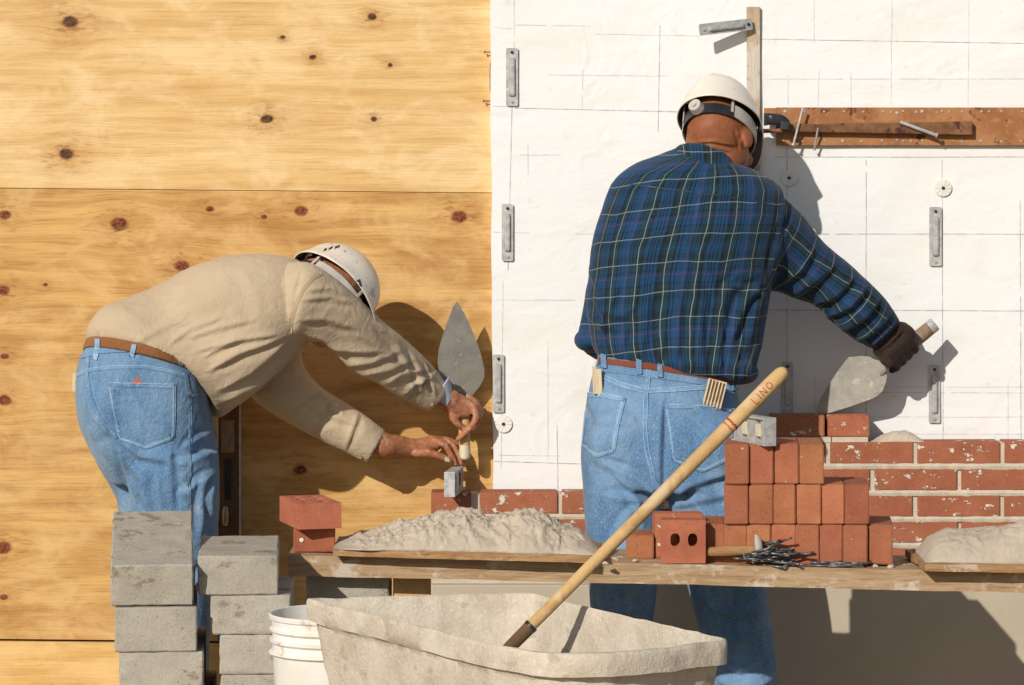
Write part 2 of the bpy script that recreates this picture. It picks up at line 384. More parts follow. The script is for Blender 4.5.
def E(p1, p2, Y, dep, vz=0.):
    a, b = P(p1[0], p1[1], Y), P(p2[0], p2[1], Y)
    return ((a+b)/2, (b-a)/2, Vector((0, dep, -vz)))
def tube(bm, pts, n=16, sub=4, squash=1.):
    """pts: (Vector, radius)"""
    rings = []; vs = [p[0] for p in pts]; up = None
    for i, (p, r) in enumerate(pts):
        t = (vs[min(i+1, len(vs)-1)]-vs[max(i-1, 0)]).normalized()
        if up is None: up = t.orthogonal().normalized()
        up = (up-t*up.dot(t)).normalized(); w = t.cross(up)
        rings.append((p, up*r, w*r*squash))
    loft(bm, rings, n=n, sub=sub)
    for e in (0, -1): ball(bm, pts[e][0], (pts[e][1]*.98,), seg=max(12, n))
def remesh(bm, voxel, smooth=3, name='tmp'):
    bmesh.ops.recalc_face_normals(bm, faces=bm.faces)
    me = bpy.data.meshes.new(name); bm.to_mesh(me); bm.free()
    o = bpy.data.objects.new(name, me); C.objects.link(o)
    m = o.modifiers.new('r', 'REMESH'); m.mode = 'VOXEL'; m.voxel_size = voxel
    m = o.modifiers.new('s', 'SMOOTH'); m.iterations = smooth; m.factor = .5
    dg = bpy.context.evaluated_depsgraph_get(); dg.update()
    out = bpy.data.meshes.new_from_object(o.evaluated_get(dg))
    bpy.data.objects.remove(o); bpy.data.meshes.remove(me)
    return out
def co_of(me):
    a = np.empty(len(me.vertices)*3); me.vertices.foreach_get('co', a); return a.reshape(-1, 3)
def nr_of(me):
    a = np.empty(len(me.vertices)*3); me.vertex_normals.foreach_get('vector', a); return a.reshape(-1, 3)
def px_of(co):
    s = F/(co[:, 1]+D); return co[:, 0]*s+512, HY+(H-co[:, 2])*s
def put(me, co): me.vertices.foreach_set('co', co.ravel()); me.update()
FS = 1.5
def folds(me, lst, base=.0, nscale=14., namp=.0, stretch=(1, 1, 1)):
    """cloth folds: each (points in picture units, width, height in mm); the ridge runs along the polyline with a valley at its lower side"""
    co = co_of(me); nr = nr_of(me); x, y = px_of(co)
    face = np.clip((-nr[:, 1]+.25)/.5, 0, 1); disp = np.zeros(len(co))
    for pts, w, amp in lst:
        best = np.full(len(co), 1e9); sd = np.zeros(len(co)); tt = np.zeros(len(co)); L = 0; segs = []
        for a, b in zip(pts, pts[1:]): segs.append((L, math.dist(a, b), a, b)); L += math.dist(a, b)
        for (l0, ln, a, b) in segs:
            dx, dy = (b[0]-a[0])/ln, (b[1]-a[1])/ln
            t = np.clip((x-a[0])*dx+(y-a[1])*dy, 0, ln)
            ox, oy = x-(a[0]+dx*t), y-(a[1]+dy*t); d = np.hypot(ox, oy)
            s = np.sign(ox*(-dy)+oy*dx)
            mk = d < best; best[mk] = d[mk]; sd[mk] = (d*s)[mk]; tt[mk] = ((l0+t)/L)[mk]
        ww = w*(.55+.45*np.sin(np.pi*np.clip(tt, .0, 1)))
        ww = ww*.85; prof = np.exp(-np.abs(sd/ww)**1.45)-.75*np.exp(-((sd-1.7*ww)/ww)**2)
        tap = np.clip(np.minimum(tt, 1-tt)*5, 0, 1)
        far = np.where(best > 4*w, 0, 1)
        disp += amp*FS*.001*prof*tap*face*far
    if namp:
        st = np.array(stretch)
        for i in range(len(co)):
            q = Vector(co[i]*st)
            disp[i] += namp*(noise.noise(q*nscale)+.5*noise.noise(q*nscale*2.3))
    put(me, co+nr*disp[:, None])
CAM = Vector((0, -D, H))
def bvh_of(me): return BVHTree.FromPolygons([v.co.copy() for v in me.vertices], [p.vertices[:] for p in me.polygons])
def polyline(pts, n):
    L = [0]
    for a, b in zip(pts, pts[1:]): L.append(L[-1]+math.dist(a, b))
    out = []
    for i in range(n):
        s = L[-1]*i/(n-1); k = max(j for j in range(len(L)) if L[j] <= s+1e-9); k = min(k, len(pts)-2)
        t = (s-L[k])/max(1e-9, L[k+1]-L[k]); out.append((pts[k][0]+(pts[k+1][0]-pts[k][0])*t, pts[k][1]+(pts[k+1][1]-pts[k][1])*t))
    return out
def patch(name, bvh, top, bot, th, mat, parent, nu=24, nv=10, puff=0):
    """a piece of cloth sewn on: between two outlines, laid on the surface below, th thick"""
    T, B = polyline(top, nu), polyline(bot, nu); bm = bmesh.new(); g = []; lastY = None
    for j in range(nv):
        row = []
        for i in range(nu):
            t = j/(nv-1); x = T[i][0]*(1-t)+B[i][0]*t; y = T[i][1]*(1-t)+B[i][1]*t
            d = (P(x, y, 0)-CAM).normalized(); hit = bvh.ray_cast(CAM, d)
            if hit[0] is None: row.append(None); continue
            nn = hit[1] if hit[1].dot(d) < 0 else -hit[1]
            e = min(i, nu-1-i, )/(nu/2); pf = puff*min(1, min(i, nu-1-i)/3, min(j, nv-1-j)/3)
            row.append((bm.verts.new(hit[0]+nn*(th+pf)), bm.verts.new(hit[0]-nn*.004)))
        g.append(row)
    ok = lambda *q: all(q)
    for j in range(nv-1):
        for i in range(nu-1):
            a, b, c, d_ = g[j][i], g[j][i+1], g[j+1][i+1], g[j+1][i]
            if not (a and b and c and d_): continue
            bm.faces.new((a[0], b[0], c[0], d_[0])); bm.faces.new((d_[1], c[1], b[1], a[1]))
    bmesh.ops.holes_fill(bm, edges=[e for e in bm.edges if e.is_boundary], sides=0)
    # close the rim
    be = [e for e in bm.edges if e.is_boundary]
    if be:
        try: bmesh.ops.bridge_loops(bm, edges=be)
        except Exception: pass
    o = from_bm(name, bm, mat, parent, smooth=True, angle=50); return o
def ribbon(name, bvh, pts, w, th, mat, parent, n=None):
    n = n or max(8, int(sum(math.dist(a, b) for a, b in zip(pts, pts[1:]))/3))
    q = polyline(pts, n); T, B = [], []
    for i, p in enumerate(q):
        a, b = q[max(0, i-1)], q[min(n-1, i+1)]; l = math.dist(a, b) or 1; nx, ny = -(b[1]-a[1])/l, (b[0]-a[0])/l
        T.append((p[0]+nx*w/2, p[1]+ny*w/2)); B.append((p[0]-nx*w/2, p[1]-ny*w/2))
    return patch(name, bvh, T, B, th, mat, parent, nu=n, nv=3)
def frame(center, up, fwd):
    up = Vector(up).normalized(); f = Vector(fwd); f = (f-up*f.dot(up)).normalized(); x = f.cross(up)
    m = Matrix((x, f, up)).transposed().to_4x4(); return Matrix.Translation(center) @ m
def slab(bm, outline, th, T):
    """outline in local x,z ; extruded th along local y, then transformed"""
    a = [bm.verts.new(T @ Vector((x, 0, z))) for x, z in outline]; b = [bm.verts.new(T @ Vector((x, th, z))) for x, z in outline]
    n = len(a); bm.faces.new(a); bm.faces.new(b[::-1])
    for i in range(n): bm.faces.new((a[i], b[i], b[(i+1) % n], a[(i+1) % n]))
# ------------------------------------------------------------------ setting
bm = bmesh.new(); bmesh.ops.create_grid(bm, x_segments=120, y_segments=120, size=1)
for v in bm.verts:
    v.co.x = math.copysign(abs(v.co.x)**2.5, v.co.x)*150; v.co.y = math.copysign(abs(v.co.y)**2.5, v.co.y)*150
    v.co.z = -.004+.012*noise.noise(Vector(v.co)*2.5)
tag(from_bm('ground', bm, M['dirt'], smooth=True), kind='structure')
def sheet(py0, py1, x0, x1, mat, label, tilt=0., Y=.03):
    a, b = P(x0, py0, Y), P(x1, py1, Y); bm = bmesh.new()
    vs = box(bm, (a.x, Y, b.z), (b.x, Y+.018, a.z))
    for v in vs:
        k = (v.co.x-P(0, 0, Y).x)/(P(492, 0, Y).x-P(0, 0, Y).x)
        v.co.z -= tilt*k
    o = from_bm('plywood_sheet', bm, mat, bevel=.0012)
    return tag(o, label, 'plywood sheet', 'plywood sheets nailed to the wall')
sheet(-420, 187.9, -700, 500, M['ply_a'], 'topmost yellow plywood sheet with dark round knots, above the bent worker', .012)
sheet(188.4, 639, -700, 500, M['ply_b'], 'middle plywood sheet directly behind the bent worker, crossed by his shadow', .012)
sheet(641.5, 860, -700, 500, M['ply_c'], 'lowest plywood sheet, its strip showing left of the grey block stack', .012, Y=.022)
bm = bmesh.new(); a, b = P(-700, -420, .06), P(1900, 742, .06); box(bm, (a.x, .052, .0), (b.x, .20, a.z))
tag(from_bm('stud_wall', bm, M['level_wood']), 'dark stud wall backing behind the plywood and the white board', 'wall')
# white board with wrinkled wrap
bm = bmesh.new(); a, b = P(492, -420, 0), P(1900, 560, 0)
nx, nz = 300, 200; vv = {}
for j in range(nz+1):
    for i in range(nx+1):
        x = a.x+(b.x-a.x)*i/nx; z = b.z+(a.z-b.z)*j/nz
        e = min(1, (x-a.x)/.05)
        d = .0060*noise.noise(Vector((x*3, 0, z*5)))+.0006*noise.noise(Vector((x*9+3*z, 4, z*14)))
        vv[i, j] = bm.verts.new((x+(.004*noise.noise(Vector((0, 7, z*6))) + (z-1.1)*-.006 if i == 0 else 0), -.004-max(0, d)*e, z))
for j in range(nz):
    for i in range(nx): bm.faces.new((vv[i, j], vv[i+1, j], vv[i+1, j+1], vv[i, j+1]))
front = list(bm.faces)
r = bmesh.ops.extrude_face_region(bm, geom=front)
for v in [g for g in r['geom'] if isinstance(g, bmesh.types.BMVert)]: v.co.y = .0295
me_board = None
wb = thing('white_board', 'white wrapped sheathing board ruled with pencil lines behind the standing worker', 'sheathing', P(492, 560, 0))
wo = from_bm('panel', bm, [M['wrap']], wb, smooth=True, angle=40)
base = Vector(wb.location)
bvw = BVHTree.FromPolygons([v.co+base for v in wo.data.vertices], [p.vertices[:] for p in wo.data.polygons])
lines_d = [((512, 105), (508, 270)), ((515, 108), (684, 112)), ((760, 39), (1060, 44)), ((866, 160), (866, 441)), ((942, 160), (943, 441)), ((787, 120), (787, 410)), ((762, 234), (1060, 234)), ((762, 310), (1060, 311)), ((775, 157), (1060, 157)), ((660, 25), (658, 132)), ((1020, 200), (1021, 441)), ((488, 461), (583, 464)), ((557, 425), (558, 491))]
lines_f = [((583, 70), (582, 110)), ((548, 75), (668, 76)), ((515, 25), (590, 26)), ((595, 34), (700, 36)), ((765, 79), (1060, 79)), ((814, 0), (814, 42)), ((892, 0), (891, 105)), ((969, 0), (968, 105)), ((851, 72), (851, 105)), ((819, 70), (818, 105)), ((788, 75), (788, 105)), ((860, 387), (1060, 387)), ((860, 392.5), (1060, 393)), ((870, 417), (1060, 417)), ((870, 434), (1060, 434)), ((493, 455), (560, 456)), ((494, 27), (512, 29)), ((493, 106), (512, 107)), ((514, 0), (514, 60)), ((575, 234), (600, 234)), ((493, 232), (530, 233)), ((493, 300), (575, 300)), ((520, 155), (560, 155)), ((528, 145), (528, 175)), ((1008, 380), (1008, 441)), ((815, 375), (815, 415)), ((548, 340), (548, 460)), ((503, 280), (501, 470)), ((820, 275), (820, 300))]
bm = bmesh.new(); bm.from_mesh(wo.data)
for mi_, (lst, w, m, nm) in enumerate(((lines_d, .85, 'pencil_dark', 'chalk_lines'), (lines_f, .6, 'pencil', 'pencil_lines'))):
    for (p, q) in lst:
        n = max(2, int(math.dist(p, q)/6)); prev = None
        for i in range(n+1):
            t = i/n; x = p[0]+(q[0]-p[0])*t+.3*noise.noise(Vector((p[0], q[1], t*3))); y = p[1]+(q[1]-p[1])*t+.3*noise.noise(Vector((q[0], p[1], t*3)))
            vert = abs(q[0]-p[0]) < abs(q[1]-p[1]); ww = w*(.7+.5*abs(noise.noise(Vector((p[0], t*n*.6, q[1])))))/2
            cur = []
            for sg in (-1, 1):
                d = (P(x+(sg*ww if vert else 0), y+(0 if vert else sg*ww), 0)-CAM).normalized(); h = bvw.ray_cast(CAM, d)[0]
                if h: cur.append(bm.verts.new(h-base+Vector((0, -.0007, 0))))
            if prev and len(cur) == 2 and random.random() > .015: bm.faces.new((prev[0], cur[0], cur[1], prev[1])).material_index = mi_+1
            prev = cur if len(cur) == 2 else None
bm.to_mesh(wo.data); bm.free(); wo.data.materials.append(M['pencil_dark']); wo.data.materials.append(M['pencil'])
# foundation and brick wall
YB = -.13
bm = bmesh.new(); fz = P(0, 584, YB).z
box(bm, (P(431, 0, YB-.02).x, YB-.02, -.05), (P(1900, 0, YB).x, .0, fz))
tag(from_bm('foundation_wall', bm, M['foundation'], bevel=.004), 'plain beige concrete foundation wall under the brickwork', 'foundation')
bw = thing('brick_wall', 'unfinished red brick wall with pale mortar joints, behind the plank', 'brick wall', P(700, 584, YB))
bmb, bmm = bmesh.new(), bmesh.new()
rnd = random.Random(3)
def wbrick(x0, x1, y0, y1, bmx=None):
    Y = YB+rnd.uniform(-.002, .002); a, b = P(x0, y0, Y), P(x1, y1, Y); t = bmx or bmb
    tm = Matrix.Translation((a+b)/2) @ Matrix.Rotation(rnd.uniform(-.004, .004), 4, 'Y') @ Matrix.Translation(-(a+b)/2)
    vs = box(t, (a.x, Y, b.z), (b.x, Y+.092, a.z), tm)
courses = [(442, 463.6, 915, 704), (469, 490.3, 872.4, 704), (495.5, 516.6, 915, 431), (521.8, 542.6, 872.4, 431), (548, 569, 915, 431)]
for ci, (y0, y1, j0, xl) in enumerate(courses):
    k = j0-87*8
    while k < 1900:
        x0, x1 = max(k+2.2+rnd.uniform(-.6, .6), xl), k+87-2.2+rnd.uniform(-.6, .6)
        dy = 0 if k > 640 else -2.6
        if x1-x0 > 8 and not (k < 640 and ci in (2,)): wbrick(x0, x1, y0+dy, y1+dy)
        k += 87
for x0, x1 in ((431, 471), (479.5, 557.5), (562, 640)): wbrick(x0, x1, 492.5, 514)
for v in bmb.verts: pass
from_bm('brickwork', bmb, M['wall_brick'], bw, bevel=.0025)
ym = YB+.006
def mslab(x0, x1, y0, y1, Y0=ym, Y1=-.04):
    a, b = P(x0, y0, Y0), P(x1, y1, Y0); box(bmm, (a.x, Y0, b.z), (b.x, Y1, a.z))
mslab(432, 700, 494, 583.5); mslab(700, 1900, 443, 583.5)
mslab(832, 868, 437, 442.6, YB+.003); mslab(766, 831, 437, 442.6, YB+.004)
# raked, ragged bead of mortar in the bed joints
for (y0, y1, xl) in ((463.8, 468.8, 704), (490.5, 495.4, 704), (516.8, 521.6, 431), (542.8, 548, 431)):
    n = 260; prev = None
    for i in range(n+1):
        x = xl+(1250-xl)*i/n; dd = .004*max(0, noise.noise(Vector((x*.11, y0, 0)))+.25)+.002; wz = 1.2*noise.noise(Vector((x*.07, y0, 9)))
        dy = -2.6*min(1, max(0, (660-x)/30))
        cur = [bmm.verts.new(P(x, yy+dy, YB+.0095-k)) for yy, k in ((y0-.2, 0), (y0-.4-wz*.5, dd+.006), ((y0+y1)/2, dd+.008), (y1+.6+wz, dd+.006), (y1+.2, 0))]
        if prev:
            for q in range(4): bmm.faces.new((prev[q], cur[q], cur[q+1], prev[q+1]))
        prev = cur
from_bm('mortar', bmm, M['joint'], bw)
# ------------------------------------------------------------------ bricks just laid / stacked
BW, BH, BL_ = .0553, .0888, .194
def brick_obj(label, group, T, size, holes=None, mat=None, chamfer=.0022):
    """T: matrix of the brick's centre; size x,y,z ; holes: axis letter + list of (a,b,r) (dark cores are real holes)"""
    bm = bmesh.new(); sx, sy, sz = size
    if holes:
        ax, hs = holes
        # outline face with holes, extruded
        U, V, L = {'z': (sx, sy, sz), 'y': (sx, sz, sy)}[ax]
        vs = [bm.verts.new((x*U/2, y*V/2, 0)) for x, y in ((-1, -1), (1, -1), (1, 1), (-1, 1))]
        es = [bm.edges.new((vs[i], vs[(i+1) % 4])) for i in range(4)]
        for (hx, hy, ru, rv) in hs:
            hv = [bm.verts.new((hx+ru*math.copysign(abs(math.cos(t))**.8, math.cos(t)), hy+rv*math.copysign(abs(math.sin(t))**.8, math.sin(t)), 0)) for t in [2*math.pi*k/20 for k in range(20)]]
            es += [bm.edges.new((hv[i], hv[(i+1) % 20])) for i in range(20)]
        bmesh.ops.triangle_fill(bm, edges=es, use_beauty=True)
        r = bmesh.ops.extrude_face_region(bm, geom=list(bm.faces))
        bmesh.ops.translate(bm, vec=(0, 0, L), verts=[g for g in r['geom'] if isinstance(g, bmesh.types.BMVert)])
        bmesh.ops.translate(bm, vec=(0, 0, -L/2), verts=bm.verts)
        if ax == 'y': bmesh.ops.rotate(bm, matrix=Matrix.Rotation(R(90), 3, 'X'), verts=bm.verts)
    else:
        box(bm, (-sx/2, -sy/2, -sz/2), (sx/2, sy/2, sz/2))
        bmesh.ops.bevel(bm, geom=list(bm.edges), offset=chamfer, segments=2, affect='EDGES')
        bmesh.ops.subdivide_edges(bm, edges=[e for e in bm.edges if e.calc_length() > .03], cuts=4, use_grid_fill=True)
        sd = Vector((random.random()*50, 0, 0))
        for v in bm.verts: v.co += v.co.normalized()*.0012*noise.noise(v.co*60+sd)
    bmesh.ops.recalc_face_normals(bm, faces=bm.faces)
    me = bpy.data.meshes.new('brick'); bm.to_mesh(me); bm.free(); me.materials.append(mat or M['brick'])
    o = bpy.data.objects.new('brick', me); C.objects.link(o); o.matrix_world = T
    return tag(o, label, 'brick', group)
def at_center(x0, x1, ytop, ybot, Yf, depth, rz=0., rx=0.):
    a, b = P(x0, ytop, Yf), P(x1, ybot, Yf)
    return Matrix.Translation(((a.x+b.x)/2, Yf+depth/2, (a.z+b.z)/2)) @ Matrix.Rotation(rz, 4, 'Z') @ Matrix.Rotation(rx, 4, 'X')
for x0, x1, lab in ((772, 824.5, 'half shaded brick laid under the big trowel tip, left one of the top course'), (828, 869.5, 'short sunlit brick alone on top of the wall, beside the mortar dab')):
    a, b = P(x0, 415.5, YB), P(x1, 436.5, YB)
    brick_obj(lab, 'bricks of the course being laid', at_center(x0, x1, 415.5, 436.8, YB, .092), (b.x-a.x, .092, a.z-b.z), mat=M['wall_brick'])
def zp(X): return .5763-.0235*(X-.63)
YF = -.98; sF = S(YF)
def stack_brick(xc, row, label, dY=0., w=BW):
    X = (xc-512)/sF
    rz = random.uniform(-.02, .02)-.066
    T = Matrix.Translation((X, YF+BL_/2+dY, .5763+.0003+BH*(row+.5)+.0004*row)) @ Matrix.Rotation(rz, 4, 'Z') @ Matrix.Rotation(random.uniform(-.006, .006), 4, 'Y')
    return brick_obj(label, 'bricks stacked on edge on the plank', T, (w-.0016-random.random()*.0008, BL_, BH-.0012))
nth = ['first', 'second', 'third', 'fourth', 'fifth', 'sixth', 'seventh', 'eighth', 'ninth']
for i, xc in enumerate((740.3, 764.6, 789.4, 813.6)): stack_brick(xc, 2, f'{nth[i]} brick from the left in the top row of the plank stack', dY=(-.006, 0, .003, -.004)[i])
for i, xc in enumerate((739.6, 763.4, 787, 811, 835.2, 859)): stack_brick(xc, 1, f'{nth[i]} brick from the left in the middle row of the plank stack', dY=(0, .002, .004, -.002, .003, -.003)[i])
for i, xc in enumerate((691.5, 714.8, 738.2, 762, 786, 810, 834, 858, 884.5)):
    stack_brick(xc, 0, f'{nth[i]} brick from the left in the bottom row of the plank stack', dY=(.02, .012, .01, .006, .003, 0, .003, -.002, .004)[i])
# bat with two cores in front, one behind it, low one at left
zb = zp(.4)+.001
T = Matrix.Translation(((683.5-512)/S(-1.0), -1.012+.029, zb+.0485)) @ Matrix.Rotation(R(-3), 4, 'Z')
brick_obj('half brick with two dark core holes facing front, on the plank edge', 'loose bricks on the plank', T, (.099, .057, .095), holes=('y', [(-.0175, .004, .0105, .0145), (.021, .004, .0105, .0145)]))
T = Matrix.Translation(((678-512)/S(-.9), -.885, zb+.051)) @ Matrix.Rotation(R(4), 4, 'Z')
brick_obj('brick standing right behind the half brick with two holes', 'loose bricks on the plank', T, (.108, .057, .100))
T = Matrix.Translation(((642-512)/S(-.9), -.86, zb+.027)) @ Matrix.Rotation(R(-5), 4, 'Z')
brick_obj('small low brick at the left end of the brick stack, beside the mortar board', 'loose bricks on the plank', T, (.062, .13, .052))
# two bricks at the left end of the plank
xl = (311.5-512)/S(-.97); z0 = zp(xl)+.0015
T = Matrix.Translation((xl, -.97+.097, z0+.0282)) @ Matrix.Rotation(R(4), 4, 'Z')
brick_obj('lower brick of the pair at the left plank end, white dot on its end', 'pair of bricks at the plank end', T, (.092, BL_, .0555))
T = Matrix.Translation((xl-.006, -1.0+.085, z0+.0555+.0288)) @ Matrix.Rotation(R(16), 4, 'Z')
brick_obj('cored brick on top of the pair at the left plank end, turned askew', 'pair of bricks at the plank end', T, (.098, BL_, .0565), holes=('z', [(-.020, -.055, .012, .017), (.020, -.055, .012, .017), (-.020, 0, .012, .017), (.020, 0, .012, .017), (-.020, .055, .012, .017), (.020, .055, .012, .017)]))
bm = bmesh.new(); cyl(bm, (xl-.022, -.9745, z0+.028), (xl-.022, -.969, z0+.028), .0048, seg=14)
tag(from_bm('mortar_dab', bm, M['white']), 'tiny white mortar dot stuck on the lower brick at the plank end', 'mortar dab')
# ------------------------------------------------------------------ plank and supports
pX0, pX1 = P(288, 0, -1.02).x, P(1180, 0, -1.02).x
bm = bmesh.new(); n = 90; rows = []
for i in range(n+1):
    X = pX0+(pX1-pX0)*i/n; z = zp(X); row = []
    th = .045+.002*noise.noise(Vector((X*4, 0, 0)))
    for (y, zz) in ((-1.02, 0), (-.74, 0), (-.74, -th), (-1.02, -th)):
        row.append(bm.verts.new((X, y+.0015*noise.noise(Vector((X*14, y, zz*30))), z+zz+.0008*noise.noise(Vector((X*20, y*9, zz*40))) - (.002 if zz == 0 else 0)*0)))
    rows.append(row)
for a, b in zip(rows, rows[1:]):
    for q in range(4): bm.faces.new((a[q], b[q], b[(q+1) % 4], a[(q+1) % 4]))
bm.faces.new(rows[0]); bm.faces.new(rows[-1][::-1])
tag(origin_to(from_bm('scaffold_plank', bm, M['plank'], bevel=.0025), (pX0, -.88, zp(pX0)-.045)), 'long weathered scaffold plank carrying the bricks and mortar boards', 'plank')
GB = 'grey concrete blocks'
def cblock(X0, X1, Yf, zt, h, dep, label, rx=0, rz=0, lip=True, group=GB):
    bm = bmesh.new(); w = X1-X0
    box(bm, (-w/2, 0, -h), (w/2, dep, 0))
    bmesh.ops.bevel(bm, geom=list(bm.edges), offset=.003, segments=1, affect='EDGES')
    if lip: bmesh.ops.bisect_plane(bm, geom=list(bm.verts)+list(bm.edges)+list(bm.faces), plane_co=(0, dep*.53, 0), plane_no=(0, 1, 0))
    bmesh.ops.subdivide_edges(bm, edges=[e for e in bm.edges if e.calc_length() > .05], cuts=9, use_grid_fill=True)
    sd = Vector((random.random()*90, 3, 1))
    for v in bm.verts:
        edge = sum((abs(abs(v.co.x)-w/2) < .004, abs(v.co.y) < .004 or abs(v.co.y-dep) < .004, abs(v.co.z) < .004 or abs(v.co.z+h) < .004))
        k = .0012+(.0035*max(0, noise.noise(v.co*45+sd)) if edge >= 2 else 0)
        v.co += Vector((noise.noise(v.co*70+sd), noise.noise(v.co*70+sd*2), noise.noise(v.co*70+sd*3)))*k
        if edge >= 2: v.co += (Vector((0, dep/2, -h/2))-v.co).normalized()*.004*max(0, noise.noise(v.co*30+sd))
    bmesh.ops.recalc_face_normals(bm, faces=bm.faces)
    me = bpy.data.meshes.new('concrete_block'); bm.to_mesh(me); bm.free(); me.materials.append(M['concrete'])
    me.polygons.foreach_set('use_smooth', [True]*len(me.polygons)); me.set_sharp_from_angle(angle=R(35))
    o = bpy.data.objects.new('concrete_block', me); C.objects.link(o)
    o.location = ((X0+X1)/2, Yf, zt); o.rotation_euler = (rx, 0, rz)
    return tag(o, label, 'concrete block', group)
Y1 = -1.45; X = lambda x, Y: (x-512)/S(Y)
zz = lambda y, Y: H-(y-HY)/S(Y)
hb = .0925
zt2 = zz(607.5, Y1)
cblock(X(111, Y1), X(193.5, Y1), Y1-.005, zt2+.0885, hb-.004, .385, 'stained top block of the tall stack left, tipped towards the viewer', rx=R(11.3), rz=R(5.8))
cblock(X(115, Y1), X(197, Y1), Y1, zt2, hb, .385, 'second block from the top of the left grey stack', rz=R(5.4))
cblock(X(119, Y1), X(203, Y1), Y1+.004, zt2-hb-.0007, hb, .385, 'third block from the top of the left grey stack, cut by the picture edge', rz=R(4.2))
zc = zt2-2*(hb+.0007)
k = 0
while zc > .02:
    h = min(hb, zc); cblock(X(118+k, Y1), X(201+k, Y1), Y1+.006, zc, h, .385, 'block at the hidden foot of the left grey stack', lip=False, group='hidden blocks under the left stack'); zc -= h+.0005; k += 1
# chip that props the tipped block
bm = bmesh.new(); vs = box(bm, (X(125, Y1), -1.13, zt2+.0008), (X(180, Y1), -1.075, zt2+.046))
for v in vs: v.co += Vector((noise.noise(v.co*9), noise.noise(v.co*8), 0))*.008
tag(from_bm('block_chip', bm, M['concrete'], bevel=.004), 'broken concrete chip wedged under the tipped top block', 'rubble')
Y2 = -1.385; h2 = .0826; zt = zz(555.5, Y2)
for i, (x0, x1, lab) in enumerate(((198, 278.5, 'top block of the right grey stack, beside the bent worker\'s leg'), (210.5, 290.5, 'second block from the top of the right grey stack, above the bucket'), (219.5, 299, 'third block of the right grey stack, left of the white bucket'), (221, 301, 'fourth block of the right grey stack, darker, at the picture edge'))):
    cblock(X(x0, Y2), X(x1, Y2), Y2+(.0 if i else -.006), zt-i*(h2+.0008)+(0), h2, .33, lab, rz=R((3.6, 2.2, 2.6, 3)[i]), rx=R(1.2) if i == 0 else 0)
zc = zt-4*(h2+.0008); 
while zc > .02:
    h = min(h2, zc); cblock(X(220, Y2), X(300, Y2), Y2+.01, zc, h, .33, 'block at the hidden foot of the right grey stack', lip=False, group='hidden blocks under the right stack'); zc -= h+.0005
# block and timber under the plank
zu = zp(P(350, 0, -.95).x)-.0475
h = .10; i = 0
cblock(P(306, 0, -.97).x, P(389, 0, -.97).x, -.965, zu, h, .19, 'grey block in shade propping up the plank behind the bucket', lip=False); zc = zu-h-.0005
while zc > .02:
    hh = min(h, zc); cblock(P(306, 0, -.97).x, P(389, 0, -.97).x, -.965, zc, hh, .19, 'block at the hidden foot of the plank support', lip=False, group='hidden blocks under the plank'); zc -= hh+.0005
bm = bmesh.new(); box(bm, (P(393, 0, -.94).x, -.94, 0), (P(430, 0, -.94).x, -.85, zp(P(410, 0, -.94).x)-.0475))
tag(from_bm('timber_post', bm, M['handle'], bevel=.002), 'yellow timber post under the plank left of the foundation wall', 'timber')
for xx in (1060,):
    zc = zp(P(xx, 0, -.95).x)-.0475
    while zc > .02:
        hh = min(.19, zc); cblock(P(xx, 0, -.95).x, P(xx+150, 0, -.95).x, -.98, zc, hh, .19, 'block under the far plank end outside the picture', lip=False, group='hidden blocks under the plank'); zc -= hh+.0005
# ------------------------------------------------------------------ mortar boards, heaps
def mboard(c, label, th=.016):
    bm = bmesh.new(); a = [bm.verts.new(v) for v in c]; f = bm.faces.new(a)
    r = bmesh.ops.extrude_face_region(bm, geom=[f]); bmesh.ops.translate(bm, vec=(0, 0, th), verts=[g for g in r['geom'] if isinstance(g, bmesh.types.BMVert)])
    bmesh.ops.subdivide_edges(bm, edges=[e for e in bm.edges if e.calc_length() > .1], cuts=24, use_grid_fill=True)
    for v in bm.verts: v.co += Vector((noise.noise(v.co*30), noise.noise(v.co*26), .6*noise.noise(v.co*12)))*.0035
    bmesh.ops.recalc_face_normals(bm, faces=bm.faces)
    o = from_bm('mortar_board', bm, M['board']); return tag(origin_to(o, Vector(c[0])), label, 'mortar board', 'mortar boards on the plank')
def zpl(x, y): return zp(x)+.0045
c = []
for px, Y in ((333, -1.06), (590, -1.075), (612, -.80), (352, -.79)):
    v = P(px, 0, Y); c.append((v.x, Y, zpl(v.x, Y)))
mboard(c, 'left plywood mortar board carrying the big rough mortar heap')
c = []
for px, Y in ((925, -1.075), (1150, -1.07), (1140, -.77), (905, -.80)):
    v = P(px, 0, Y); c.append((v.x, Y, zpl(v.x, Y)))
mboard(c, 'right plywood mortar board with a smooth mortar mound')
